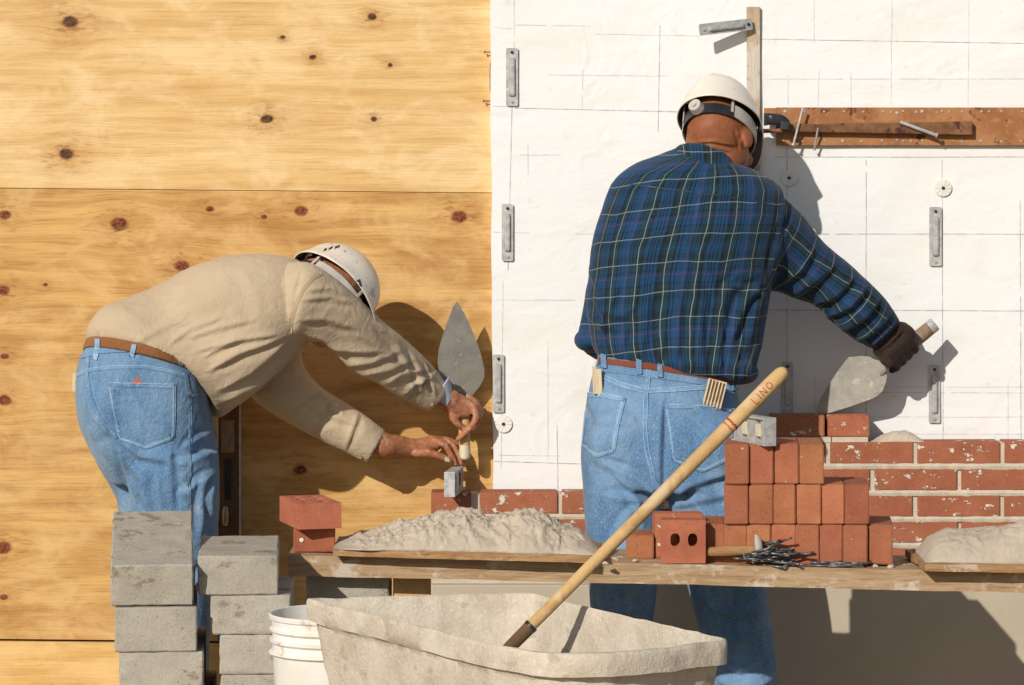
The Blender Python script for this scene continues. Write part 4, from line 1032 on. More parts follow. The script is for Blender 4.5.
bm = bmesh.new(); loft(bm, [along(0, 5.6), along(.12, 6.6), along(.27, 6.8)], n=20, sub=2); from_bm('blue_band', bm, M['navy'], tr, smooth=True, angle=50)
YOFF = 0.
# ------------------------------------------------------------------ people
def head(bm, T, sc=1.):
    def b(c, r, rot=None): ball(bm, T @ (Vector(c)*sc), tuple(a*sc for a in r), (T.to_3x3() @ (rot or Matrix.Identity(3))))
    b((0, -.005, .0), (.074, .094, .088)); b((0, .03, -.045), (.062, .068, .075)); b((0, .055, -.085), (.045, .042, .036))
    b((0, .102, -.04), (.013, .022, .022)); b((0, .088, -.022), (.011, .018, .024)); b((0, .09, -.078), (.024, .012, .006)); b((0, .088, -.088), (.022, .012, .006))
    for s in (-1, 1):
        b((s*.030, .088, .0), (.022, .012, .007)); b((s*.030, .080, -.018), (.013, .011, .009)); b((s*.04, .07, -.045), (.02, .02, .02))
        e = T.to_3x3() @ Matrix.Rotation(R(-22*s), 3, 'Z') @ Matrix.Rotation(R(10), 3, 'X')
        ball(bm, T @ Vector((s*.076, -.002, -.035))*1, (.008*sc, .018*sc, .031*sc), e)
        b((s*.073, .0, -.055), (.006, .010, .013))
def hat(T, parent, mats, band_front='greyp', sc=1., rx=.1, ry=.125, rz=.125, visor=.045):
    hh = from_parts = None
    bm = bmesh.new(); NA, NP = 96, 28; outer, inner = [], []
    for side, dst in ((0, outer), (1, inner)):
        k = 1-.028*side
        for j in range(NP+1):
            ph = (j/NP)*R(90); row = []
            for i in range(NA):
                a = 2*math.pi*i/NA; ca, sa = math.cos(a), math.sin(a)
                prof = math.cos(ph)**.85 if ph < R(89.9) else 0
                x, y, z = rx*ca*prof*k, ry*sa*prof*k, rz*math.sin(ph)**.95*k if ph > 0 else 0
                # centre ridge
                rg = math.exp(-(x/.014)**2)*.006*math.sin(ph)*(1 if y > -.12 else 0); z += rg
                if j <= 5:
                    q = (5-j)/5; fl = .010*q**1.5; v = visor*max(0, sa)**3*q**2.2
                    x += ca*fl; y += sa*(fl+v); z -= (.012*q**1.2*max(0, sa)**3)+.006*q*max(0, -sa)
                row.append(bm.verts.new(T @ Vector((x*sc, y*sc, z*sc))))
            dst.append(row)
    for rows_, fl in ((outer, 0), (inner, 1)):
        for a_, b_ in zip(rows_, rows_[1:]):
            for i in range(NA):
                q = (a_[i], a_[(i+1) % NA], b_[(i+1) % NA], b_[i]); f = bm.faces.new(q if not fl else q[::-1]); f.material_index = fl
    for i in range(NA): bm.faces.new((inner[0][i], inner[0][(i+1) % NA], outer[0][(i+1) % NA], outer[0][i]))
    bmesh.ops.remove_doubles(bm, verts=bm.verts, dist=.00005)
    shell = from_bm('hard_hat', bm, mats, parent, smooth=True)
    def band(name, a0, a1, z0, z1, mt, rr=(.080, .101), th=.0035, par=shell):
        bm = bmesh.new(); n = max(6, int(abs(a1-a0)/6)); g = []
        for i in range(n+1):
            a = R(a0+(a1-a0)*i/n); row = []
            for (k, z) in ((0, z0), (0, z1), (th, z1), (th, z0)): row.append(bm.verts.new(T @ (Vector(((rr[0]+k)*math.cos(a), (rr[1]+k)*math.sin(a), z))*sc)))
            g.append(row)
        for a_, b_ in zip(g, g[1:]):
            for q in range(4): bm.faces.new((a_[q], b_[q], b_[(q+1) % 4], a_[(q+1) % 4]))
        bm.faces.new(g[0]); bm.faces.new(g[-1][::-1])
        return from_bm(name, bm, M[mt], par, smooth=True, angle=40)
    band('rear_strap', 205, 325, -.042, -.014, 'black'); band('headband', 323, 470, -.040, -.006, 'greyp', (.082, .103)); band('headband', 160, 207, -.040, -.010, 'greyp', (.082, .103))
    for aa in (222, 318, 35, 145): band('strap_tab', aa-2, aa+2, -.03, .04, 'greyp', (.085, .106), .002)
    bm = bmesh.new(); c0 = T @ (Vector((-.012, -.104, -.026))*sc); c1 = T @ (Vector((-.013, -.122, -.027))*sc); cyl(bm, c0, c1, .0175*sc, .0155*sc, seg=24); cyl(bm, c1, c1+(c1-c0)*.25, .006*sc, seg=12)
    from_bm('ratchet_knob', bm, M['greyp'], shell, smooth=True, angle=40)
    bm = bmesh.new(); tube(bm, [(T @ Vector((x, y, z)), .004) for x, y, z in ((-.05, -.09, .012), (-.02, -.100, .02), (.01, -.1, .018), (.035, -.093, .01))], n=8); from_bm('cord', bm, M['greyp'], shell, smooth=True)
    return shell
def boot(x, Y, yaw, parent):
    T = Matrix.Translation((x, Y, 0)) @ Matrix.Rotation(yaw, 4, 'Z'); bm = bmesh.new()
    rg = []
    for y, w, z0, z1 in ((-.09, .030, .0, .10), (-.07, .040, 0, .14), (0, .042, 0, .13), (.06, .044, .0, .085), (.12, .050, .0, .062), (.17, .045, 0, .05), (.195, .028, .005, .035)):
        rg.append((T @ Vector((0, y, (z0+z1)/2)), (T.to_3x3() @ Vector((w, 0, 0))), Vector((0, 0, (z1-z0)/2))))
    loft(bm, rg, n=24, ex=2.8); loft(bm, [(T @ Vector((0, -.03, z)), T.to_3x3() @ Vector((.045, 0, 0)), T.to_3x3() @ Vector((0, .052, 0))) for z in (.03, .1, .19)], n=20)
    from_bm('boot', bm, M['boot'], parent, smooth=True)
def finger(bm, pts, r0, r1):
    n = len(pts); tube(bm, [(P(*p), r0+(r1-r0)*i/(n-1)) for i, p in enumerate(pts)], n=12, sub=4)
def uv_plaid(me, torso, seam, arm):
    """torso rings table and sleeve axis -> cloth coordinates in metres"""
    co = co_of(me); x, y = px_of(co)
    ty = np.array([r[0] for r in torso]); tl = np.array([r[1] for r in torso]); tr_ = np.array([r[2] for r in torso])
    L = np.interp(y, ty, tl); Rr = np.interp(y, ty, tr_); c = (L+Rr)/2; hw = (Rr-L)/2
    th = np.clip((x-c)/hw, -.98, .98); u = np.arcsin(th)*.195
    v = co[:, 2]-.10*(co[:, 0]-.2)*.6+.03*th**2*.4
    front = nr_of(me)[:, 1] > .2; u = np.where(front, .62-u, u)
    a, b = np.array(P(*arm[0])), np.array(P(*arm[1])); ax_ = (b-a)/np.linalg.norm(b-a)
    d = co-a; s = d @ ax_; per = d-np.outer(s, ax_); e1 = np.array([ax_[2], 0, -ax_[0]]); e1 /= np.linalg.norm(e1); e2 = np.cross(ax_, e1)
    ang = np.arctan2(per @ e1, -(per @ e2)*1.0)
    su, sv = ang*.066, s
    sx = np.interp(y, [q[1] for q in seam], [q[0] for q in seam])
    slv = x > sx
    # smooth fold wobble
    for i in range(len(co)):
        pass
    uvl = me.uv_layers.new(name='UVMap')
    li = np.empty(len(me.loops), dtype=np.int32); me.loops.foreach_get('vertex_index', li)
    nl = [p.loop_total for p in me.polygons]; pid = np.repeat(np.arange(len(nl)), nl)
    fs = np.zeros(len(nl)); np.add.at(fs, pid, slv[li]); isl = (fs/np.array(nl) > .5)[pid]
    U = np.where(isl, su[li], u[li]); V = np.where(isl, sv[li], v[li])
    # keep each face on one side of the angular cut
    f0 = np.zeros(len(nl)); first = np.cumsum([0]+nl[:-1]); f0 = U[first][pid]
    per_ = 2*math.pi*.066; U = np.where(isl & (U-f0 > per_/2), U-per_, U); U = np.where(isl & (f0-U > per_/2), U+per_, U)
    uvl.data.foreach_set('uv', np.stack([U, V], 1).ravel())

# ---- standing man -------------------------------------------------
MR = thing('person', 'standing worker in blue plaid shirt, jeans and white helmet, back to the viewer', 'person', (P(680, 0, -.5).x, -.5, 0))
POSE = 'stand'
bm = bmesh.new()
T_rings = [(152, 684, 730, -.37, .058), (163, 655, 757, -.385, .085), (174, 628, 776, -.40, .105), (190, 612, 785, -.41, .118), (215, 602, 784, -.425, .128), (250, 592, 777, -.44, .135), (285, 588, 771, -.455, .135), (318, 586, 765, -.47, .135), (342, 589, 761, -.485, .14), (358, 594, 757, -.50, .145), (370, 603, 752, -.505, .135)]
tilt = 8.
loft(bm, [E((xl_, y-tilt*.9), (xr_, y+tilt), Y, d) for (y, xl_, xr_, Y, d) in T_rings], n=48, ex=2.25)
# hem blouse at right, elbow at left
ball(bm, P(733, 369, -.52), (.062, .12, .036), Matrix.Rotation(R(10), 3, 'Y'))
# right sleeve
RA = [((756, 180), (752, 285), -.41, .085), ((775, 190), (763, 290), -.39, .082), ((800, 212), (779, 292), -.36, .078), ((823, 241), (795, 299), -.33, .073), ((850, 264), (817, 306), -.295, .064), ((872, 285), (836, 326), -.265, .060), ((889, 304), (857, 341), -.225, .055), ((900, 321), (875, 350), -.19, .044)]
loft(bm, [E(a_, b_, Y, d) for a_, b_, Y, d in RA], n=40, ex=2.1)
# left sleeve: upper arm down, elbow at the waist, forearm forward
loft(bm, [E((612, 182), (650, 190), -.38, .06), E((602, 210), (645, 220), -.37, .062), E((592, 255), (632, 262), -.36, .06), E((584, 300), (622, 305), -.37, .055), E((578, 333), (612, 338), -.39, .048)], n=28)
tube(bm, [(P(597, 338, -.38), .045), (P(610, 345, -.30), .045), (P(640, 345, -.20), .038)], n=20)
ball(bm, P(588, 340, -.42), (.032, .05, .027))
shirt = remesh(bm, .0045, 4)
fr_ = [([(700, 175), (699, 260), (690, 350)], 4, 2.5), ([(783, 195), (780, 230), (768, 280)], 3, 3.5),
 ([(765, 280), (745, 300), (728, 345)], 6, 7), ([(762, 292), (752, 320), (742, 362)], 5, 7), ([(740, 270), (722, 300), (712, 350)], 6, 5), ([(700, 250), (715, 290), (735, 345)], 5, 4),
 ([(590, 290), (602, 310), (640, 322)], 6, 6), ([(586, 312), (600, 325), (625, 330)], 5, 6), ([(588, 265), (600, 290), (606, 330)], 5, 5), ([(596, 335), (612, 320), (640, 305)], 5, 4), ([(600, 350), (606, 320), (620, 280)], 4, 4),
 ([(640, 362), (645, 330), (650, 290)], 5, 4), ([(675, 368), (678, 330), (680, 290)], 5, 4.5), ([(705, 372), (700, 345), (702, 310)], 5, 5), ([(722, 376), (718, 350), (726, 320)], 4, 5), ([(735, 380), (735, 360), (745, 335)], 4, 5), ([(748, 378), (750, 360), (757, 345)], 4, 5), ([(622, 360), (622, 345), (628, 325)], 4, 4), ([(658, 366), (662, 345), (664, 325)], 4, 4),
 ([(790, 215), (780, 250), (772, 285)], 5, 5), ([(775, 285), (800, 270), (815, 245)], 6, 5), ([(790, 297), (815, 280), (838, 262)], 6, 5), ([(812, 305), (835, 295), (855, 275)], 5, 6), ([(825, 318), (850, 305), (868, 285)], 5, 6), ([(840, 332), (862, 318), (880, 298)], 4.5, 6), ([(856, 343), (874, 330), (892, 312)], 4, 5), ([(868, 348), (880, 338), (897, 322)], 2.5, 4), ([(835, 330), (825, 312), (812, 300)], 4, 4),
 ([(625, 185), (612, 215), (602, 250)], 5, 3), ([(640, 180), (690, 190), (750, 200)], 5, 2), ([(770, 300), (750, 290), (720, 285)], 5, 4), ([(655, 230), (640, 270), (630, 320)], 8, 3)]
folds(shirt, fr_, nscale=13, namp=.0022, stretch=(1.2, 1, .7))
uv_plaid(shirt, [(r[0], r[1], r[2]) for r in T_rings], [(790, 150), (786, 194), (783, 226), (770, 276), (762, 300), (900, 420)], [(765, 235, -.40), (890, 335, -.21)])
# the seam table is indexed by picture height
so = link('shirt', shirt, M['plaid'], MR, smooth=True)
bsh = BVHTree.FromPolygons([v.co+Vector(MR.location) for v in shirt.vertices], [p.vertices[:] for p in shirt.polygons])
def give_uv(o, T=None):
    me = o.data; base = Vector((0, 0, 0)); q = o
    while q is not None: base += q.location; q = q.parent
    uvl = me.uv_layers.new(name='UVMap')
    for l in me.loops:
        c = me.vertices[l.vertex_index].co+base; uvl.data[l.index].uv = (c.x*1.0+.02, c.z*1.0+.055)
# collar
bm = bmesh.new(); n = 48; g = []
cc, tiltc = P(706, 163, -.385), .30
for (ro, dz) in ((.060, -.012), (.061, .012), (.062, .024), (.066, .028), (.075, .016), (.088, -.022), (.089, -.028), (.083, -.026)):
    row = []
    for k in range(n):
        a_ = 2*math.pi*k/n; x_ = math.cos(a_)*ro*1.08; y_ = math.sin(a_)*ro*.98
        z_ = dz-x_*.26 - (y_+.03)*.42 - (.02*abs(x_/ro)**2 if ro > .075 else 0)
        row.append(bm.verts.new(cc+Vector((x_, y_, z_+.0015*noise.noise(Vector((x_*40, y_*40, dz)))))))
    g.append(row)
for a_, b_ in zip(g, g[1:]):
    for k in range(n): bm.faces.new((a_[k], a_[(k+1) % n], b_[(k+1) % n], b_[k]))
co_ = from_bm('collar', bm, M['plaid'], so, smooth=True); give_uv(co_)
ribbon('sleeve_seam', bsh, [(787, 196), (785, 226), (777, 252), (768, 278)], 1.6, .0012, M['blue'], so)
ribbon('yoke_seam', bsh, [(628, 184), (660, 188), (700, 193), (740, 199), (778, 206)], 1.0, .0009, M['blue'], so)
# jeans
bm = bmesh.new()
J = [((598, 352), (732, 374), -.52, .118), ((596, 362), (734, 382), -.52, .122), ((591, 380), (738, 396), -.525, .130), ((586, 405), (741, 415), -.53, .138), ((582, 435), (744, 440), -.53, .142), ((581, 462), (746, 466), -.525, .138), ((583, 486), (747, 488), -.52, .125)]
loft(bm, [E(a_, b_, Y, d) for a_, b_, Y, d in J], n=48, ex=2.2)
loft(bm, [E((582, 455), (664, 455), -.52, .12), E((583, 486), (662, 488), -.515, .112), E((585.5, 532), (660, 532), -.50, .104), E((588, 575), (658, 575), -.48, .098), E((590, 605), (655, 605), -.465, .092), E((593, 640), (652, 640), -.46, .088), E((594, 700), (652, 700), -.465, .086), E((595, 768), (652, 768), -.47, .086)], n=36, ex=2.2)
loft(bm, [E((664, 455), (746, 457), -.52, .12), E((666, 488), (749, 488), -.515, .112), E((674, 532), (757, 532), -.50, .106), E((684, 570), (763, 570), -.485, .102), E((692, 605), (769, 605), -.47, .098), E((700, 640), (774, 640), -.46, .094), E((709, 685), (778, 685), -.46, .09), E((714, 768), (782, 768), -.47, .09)], n=36, ex=2.2)
ball(bm, P(625, 445, -.60), (.085, .065, .10)); ball(bm, P(708, 450, -.60), (.088, .065, .10))
jeans = remesh(bm, .005, 5)
fj = [([(666, 395), (665, 440), (664, 498)], 4, -6), ([(664, 500), (640, 480), (600, 462)], 5, 4.5), ([(663, 505), (635, 500), (600, 495)], 5, 4), ([(665, 500), (690, 485), (735, 470)], 5, 4.5), ([(668, 508), (700, 500), (740, 492)], 5, 4),
 ([(640, 500), (620, 530), (600, 570)], 6, 4), ([(612, 470), (632, 490), (645, 530)], 5, 4), ([(690, 500), (712, 530), (735, 570)], 6, 4), ([(650, 540), (630, 545), (600, 560)], 5, 4), ([(628, 540), (625, 570), (620, 600)], 7, 3.5), ([(715, 540), (722, 570), (728, 600)], 7, 3.5),
 ([(598, 600), (620, 612), (650, 608)], 5, 6), ([(595, 625), (620, 635), (648, 622)], 5, 6), ([(700, 600), (725, 612), (765, 605)], 5, 6), ([(705, 630), (735, 640), (770, 625)], 6, 7), ([(712, 655), (740, 668), (775, 650)], 6, 7), ([(716, 680), (745, 690), (776, 678)], 5, 6), ([(598, 645), (620, 655), (650, 648)], 5, 5),
 ([(588, 400), (600, 420), (630, 425)], 5, 3), ([(600, 380), (630, 388), (660, 388)], 4, 2), ([(675, 395), (700, 405), (735, 408)], 4, 2.5)]
FS = 1.9
folds(jeans, fj, nscale=12, namp=.0025, stretch=(1, 1, .8))
jo = link('jeans', jeans, M['denim'], MR, smooth=True)
bj = BVHTree.FromPolygons([v.co+Vector(MR.location) for v in jeans.vertices], [p.vertices[:] for p in jeans.polygons])
def pocket(bv, parent, top, bot, side_l, side_r):
    p = patch('pocket', bv, top, bot, .0022, M['denim'], parent, nu=26, nv=20)
    for pts in (top,): ribbon('pocket_hem', bv, [(x, y+2.2) for x, y in pts], 4.2, .0042, M['denim_seam'], p)
    ribbon('pocket_edge', bv, [(x, y+.3) for x, y in pts], 1.2, .0052, M['denim_light'], p)
    for sd in (side_l, side_r, bot): ribbon('pocket_seam', bv, sd, 5.0, .0026, M['denim_seam'], p)
    for sd in (side_l, side_r):
        ribbon('pocket_stitch', bv, sd, 1.5, .0036, M['denim_light'], p); 
    ribbon('pocket_stitch', bv, bot, 1.8, .0036, M['denim_light'], p)
pocket(bj, jo, [(589, 393), (606, 394), (624, 398)], [(583.5, 444), (597, 455), (613, 450)], [(589, 393), (586, 418), (583.5, 444)], [(624, 398), (617, 424), (613, 450)])
pocket(bj, jo, [(667, 405), (700, 405), (733, 409)], [(674, 460), (702, 470), (727, 458)], [(667, 405), (671, 434), (674, 460)], [(733, 409), (731, 434), (727, 458)])
ribbon('yoke_seam', bj, [(602, 376), (622, 385), (646, 391), (670, 390), (710, 387), (736, 392)], 4.2, .0018, M['denim_seam'], jo)
for o_ in (-1.9, 1.9): ribbon('seam_edge', bj, [(602, 376+o_), (622, 385+o_), (646, 391+o_), (670, 390+o_), (710, 387+o_), (736, 392+o_)], .9, .0026, M['denim_light'], jo)
ribbon('center_seam', bj, [(649, 368), (646, 395), (645, 430), (647, 450), (654, 478), (662, 497)], 4.0, .0018, M['denim_seam'], jo)
for o_ in (-1.9, 1.9): ribbon('seam_edge', bj, [(649+o_, 368), (646+o_, 395), (645+o_, 430), (647+o_, 450), (654+o_, 478)], .9, .0026, M['denim_light'], jo)
ribbon('belt', bj, [(594, 357.5), (620, 360.5), (650, 364), (680, 369), (710, 374), (735, 381)], 11, .0045, M['leather_red'], MR)
ribbon('waistband', bj, [(595, 367), (620, 370), (650, 374), (680, 378), (710, 382.5), (736, 389)], 7.5, .0025, M['denim'], jo)
for x_, y_ in ((639.5, 368), (660, 371), (606, 362), (733, 384)): ribbon('belt_loop', bj, [(x_-.5, y_-7), (x_+.5, y_+7)], 5, .0075, M['denim_seam'], jo)
# body
hc = P(720, 124, -.35); TH = frame(hc, (.10, .58, .80), (.42, .66, -.60))
bm = bmesh.new(); head(bm, TH @ Matrix.Translation((0, 0, -.022)))
tube(bm, [(P(714, 118, -.365), .060), (P(711, 138, -.375), .060), (P(709, 155, -.385), .060), (P(703, 175, -.40), .068)], n=28)
loft(bm, [E((665, 178), (750, 190), -.40, .07), E((625, 200), (765, 212), -.425, .10), E((610, 255), (755, 262), -.445, .10), E((612, 330), (745, 338), -.48, .10), E((606, 370), (728, 385), -.52, .10), E((594, 430), (735, 435), -.53, .105), E((598, 470), (735, 470), -.53, .10)], n=32)
for xs_ in ([(622, 455, -.52, .082), (622, 540, -.50, .078), (622, 605, -.465, .058), (622, 700, -.465, .055), (623, 760, -.47, .045), (623, 778, -.45, .04)], [(707, 455, -.52, .082), (716, 540, -.50, .078), (730, 605, -.47, .058), (744, 690, -.46, .055), (748, 760, -.47, .045), (749, 778, -.45, .04)]):
    tube(bm, [(P(a_, b_, c_), d_) for a_, b_, c_, d_ in xs_], n=24)
tube(bm, [(P(642, 205, -.38), .05), (P(616, 260, -.36), .036), (P(598, 328, -.38), .029), (P(614, 344, -.28), .028), (P(645, 340, -.15), .027), (P(655, 338, -.11), .026)], n=20)
ball(bm, P(664, 340, -.085), (.04, .035, .016))
for i in range(4): finger(bm, [(662+i*1.5, 334+i*4, -.075), (676+i, 334+i*4.5, -.065), (685, 340+i*4.5, -.06)], .009, .007)
finger(bm, [(658, 345, -.08), (664, 356, -.07), (670, 360, -.065)], .010, .008)
tube(bm, [(P(760, 220, -.40), .06), (P(800, 258, -.35), .048), (P(838, 292, -.29), .042), (P(868, 322, -.225), .026), (P(885, 334, -.19), .02), (P(897, 345, -.17), .018)], n=20)
finger(bm, [(893, 345, -.17), (905, 352, -.165), (904, 358, -.17)], .009, .008)
body = remesh(bm, .0042, 4)
# knit creases at the nape
folds(body, [([(690, 143), (712, 141), (738, 146)], 1.8, 2.2), ([(692, 149), (712, 147), (736, 153)], 1.8, 2.0), ([(735, 128), (741, 140), (740, 152)], 2, 2)], nscale=40, namp=.0006)
link('body', body, M['skin_r'], MR, smooth=True)
hat(TH, MR, [M['hat_r'], M['hat_in']], rx=.090, ry=.114, rz=.118, visor=.062)
# glove
bm = bmesh.new()
loft(bm, [E((890, 319), (867, 343), -.205, .026), E((898, 321), (873, 349), -.195, .030), E((906, 323), (873, 354), -.19, .034), E((912, 330), (880, 360), -.185, .032), E((912, 340), (890, 362), -.18, .028), E((910, 350), (896, 362), -.175, .02)], n=24)
# fingers curl under and around the handle
for i, (bx, by) in enumerate(((884, 348), (890, 343), (896, 338), (902, 333))):
    finger(bm, [(bx, by, -.20), (bx+6, by+5, -.222), (bx+12, by+12, -.205), (bx+13, by+19-i*.8, -.18), (bx+8, by+22-i, -.16)], .0105, .0095)
finger(bm, [(884, 352, -.19), (884, 360, -.205), (889, 364, -.208), (893, 362, -.2)], .0115, .010)
finger(bm, [(903, 326, -.20), (910, 331, -.222), (912, 335, -.222)], .0115, .010)
gl = remesh(bm, .0028, 2); folds(gl, [([(876, 352), (890, 344), (906, 326)], 2, 2)], nscale=60, namp=.0012)
link('glove', gl, M['glove'], MR, smooth=True)
POSE = None
for xx_, yw in ((623, R(6)), (748, R(-10))): boot(P(xx_, 0, -.46).x, -.47, yw, MR)
# pocket things
fl = thing('folding_rule', 'pale wooden rule standing in the plaid worker\'s left back pocket', 'folding rule', P(597, 393, -.66), 'folding rules in back pockets')
hit = bj.ray_cast(CAM, (P(597, 390, 0)-CAM).normalized())[0]; yj = hit.y
for i, (xo, yo) in enumerate(((-2.2, 0), (2.6, 2))):
    bm = bmesh.new(); a_ = P(597+xo, 380+yo, yj-.012); box(bm, (-.0055, -.008, -.033), (.0055, .006, .031), Matrix.Translation(a_) @ Matrix.Rotation(R(-3), 4, 'Y')); from_bm('stick', bm, M['rule'], fl, bevel=.0012)
fl = thing('folding_rule', 'folded white rule with five dark slots in the plaid worker\'s right back pocket', 'folding rule', P(715, 405, -.66), 'folding rules in back pockets')
yj = bj.ray_cast(CAM, (P(715, 404, 0)-CAM).normalized())[0].y
Tf = Matrix.Translation(P(715, 393, yj-.010)) @ Matrix.Rotation(R(14), 4, 'Y')
bm = bmesh.new(); box(bm, (-.0225, .001, -.034), (.0225, .008, .030), Tf); from_bm('rule_body', bm, M['rule'], fl, bevel=.0015)
for i in range(6):
    bm = bmesh.new(); x_ = -.020+i*.008; box(bm, (x_-.0016, -.006, -.032), (x_+.0016, .002, .031-.001*i), Tf); from_bm('slat', bm, M['rule'], fl, bevel=.0008)
for i in range(5):
    bm = bmesh.new(); x_ = -.016+i*.008; box(bm, (x_-.0022, -.003, -.018), (x_+.0022, .0015, .027), Tf); from_bm('slot', bm, M['boot'], fl)
# ---- bent man ------------------------------------------------------
YOFF, POSE = .13, None
ML = thing('person', 'bent-over worker in khaki shirt, faded jeans and scuffed helmet, reaching right', 'person', (P(165, 0, -.5).x, -.37, 0))
POSE = 'bend'
bm = bmesh.new()
TL_ = [((92, 352), (196, 372), -.50, .13, .034), ((87, 343), (205, 371), -.50, .150, .036), ((88, 332), (211, 396), -.50, .157, .062), ((104, 312), (218, 412), -.49, .156, .066), ((130, 298), (232, 410), -.485, .156, .03), ((158, 284), (247, 400), -.475, .158), ((190, 267.5), (262, 388), -.465, .162), ((222, 256.5), (281, 370), -.455, .165), ((250, 253.5), (296, 354), -.445, .165), ((275, 254.5), (307, 343), -.435, .155), ((296, 259), (318, 330), -.425, .12), ((308, 268), (324, 315), -.42, .075)]
loft(bm, [E(*q_) for q_ in TL_], n=48, ex=2.2)
ball(bm, P(113, 330, -.50), (.050, .12, .045), Matrix.Rotation(R(20), 3, 'Y'))
loft(bm, [E((290, 262), (282, 336), -.50, .085), E((314, 264), (294, 338), -.53, .078), E((345, 286), (307, 341), -.50, .068), E((374, 313), (333, 354), -.45, .060), E((397, 333), (357, 373), -.41, .057), E((415, 348), (379, 385), -.375, .054), E((434, 368), (402, 399), -.34, .050), E((446, 384), (421, 409), -.315, .045), E((450, 391), (429, 412), -.305, .042)], n=36)
loft(bm, [E((300, 335), (232, 372), -.32, .07), E((303, 362), (246, 394), -.30, .062), E((312, 378), (270, 412), -.285, .056), E((326, 391), (296, 427), -.275, .053), E((348, 404), (322, 441), -.265, .050), E((370, 419), (345, 452), -.26, .046), E((386, 431), (367, 463), -.255, .042)], n=36)
shl = remesh(bm, .0045, 4)
fl_ = [([(215, 392), (250, 372), (290, 338)], 6, 6), ([(205, 372), (240, 352), (288, 335)], 5, 7), ([(200, 358), (235, 340), (283, 333)], 4, 6), ([(216, 404), (255, 385), (300, 347)], 5, 7), ([(168, 345), (190, 328), (225, 316)], 4, 4), ([(180, 340), (215, 328), (260, 318)], 4, 4), ([(222, 410), (245, 398), (275, 372)], 4, 6), ([(195, 352), (215, 345), (245, 338)], 3.5, 5),
 ([(303, 268), (296, 290), (291, 330)], 2.5, -3.5), ([(300, 300), (330, 296), (355, 305)], 4, 4.5), ([(306, 290), (330, 288), (350, 296)], 4, 4), ([(297, 320), (325, 318), (360, 330)], 5, 5), ([(298, 332), (325, 340), (350, 358)], 4, 5), ([(325, 345), (350, 350), (385, 352)], 5, 6), ([(345, 365), (370, 362), (402, 350)], 5, 5), ([(360, 375), (388, 370), (415, 358)], 5, 5), ([(385, 385), (400, 375), (425, 368)], 4, 5), ([(372, 320), (395, 342), (410, 372)], 4, 5), ([(410, 350), (418, 368), (422, 395)], 4, 6), ([(424, 362), (430, 378), (436, 398)], 2.5, 4.5), ([(350, 330), (375, 345), (395, 365)], 4, 3.5), ([(400, 398), (415, 385), (436, 375)], 3, 4), ([(403, 388), (420, 376), (437, 369)], 2.5, -4),
 ([(262, 398), (285, 385), (303, 370)], 5, 6), ([(288, 420), (300, 402), (322, 390)], 5, 6), ([(310, 434), (322, 415), (330, 395)], 5, 5), ([(345, 450), (352, 430), (360, 412)], 3.5, 4), ([(300, 400), (330, 415), (360, 425)], 4, 4), ([(318, 388), (328, 402), (345, 415)], 3, 5),
 ([(100, 330), (103, 342), (106, 352)], 3, 4), ([(160, 325), (185, 310), (240, 290)], 9, 2.5), ([(130, 345), (165, 325), (200, 320)], 5, 2.5), ([(110, 320), (150, 312), (190, 300)], 8, 2), ([(240, 265), (255, 290), (262, 330)], 10, 2)]
FS = 1.05
folds(shl, fl_, nscale=11, namp=.0016)
hx, hy = zip((84, 347), (104, 343.8), (130, 343.5), (155, 347.5), (172, 355), (186, 366), (198, 380), (206, 396), (210, 415))
bm = bmesh.new(); bm.from_mesh(shl); bm.normal_update(); kill = []
for f_ in bm.faces:
    c_ = f_.calc_center_median()
    s_ = F/(c_.y+D); x_, y_ = c_.x*s_+512, HY+(H-c_.z)*s_
    if 70 < x_ < 209.5 and f_.normal.y < .35 and y_ > np.interp(x_, hx, hy): kill.append(f_)
bmesh.ops.delete(bm, geom=kill, context='FACES'); bm.to_mesh(shl); bm.free()
sl = link('shirt', shl, M['khaki'], ML, smooth=True)
bl_ = BVHTree.FromPolygons([v.co+Vector(ML.location) for v in shl.vertices], [p.vertices[:] for p in shl.polygons])
ribbon('sleeve_seam', bl_, [(322, 273), (312, 279), (303, 290), (296, 305), (292, 320), (290, 333)], 3.4, .0012, M['khaki_dark'], sl)
ribbon('cuff_seam', bl_, [(426, 362), (432, 371), (421, 390), (404, 402)], 1.4, .0016, M['khaki_dark'], sl)
ribbon('cuff_seam', bl_, [(358, 414), (352, 432), (345, 452)], 1.6, .0014, M['khaki_dark'], sl)
for x_, y_ in ((432, 404), (441, 401), (361, 457)):
    h_ = bl_.ray_cast(CAM, (P(x_, y_, 0)-CAM).normalized())
    if h_[0]:
        bm = bmesh.new(); cyl(bm, h_[0]+Vector((0, .001, 0)), h_[0]+Vector((-.001, -.0035, 0)), .0058, .005, seg=14); from_bm('button', bm, M['grip'], sl)
# collar
bm = bmesh.new(); tube(bm, [(P(298, 266, -.47), .012), (P(308, 276, -.50), .014), (P(318, 288, -.50), .012)], n=14); from_bm('collar', bm, M['khaki'], sl, smooth=True)
# blue cuff of undershirt
bm = bmesh.new(); loft(bm, [E((449, 376), (431, 402), -.31, .036), E((452, 389), (441, 406), -.30, .034), E((454, 394), (445, 409), -.295, .032)], n=24); from_bm('undershirt_cuff', bm, M['undershirt'], ML, smooth=True)
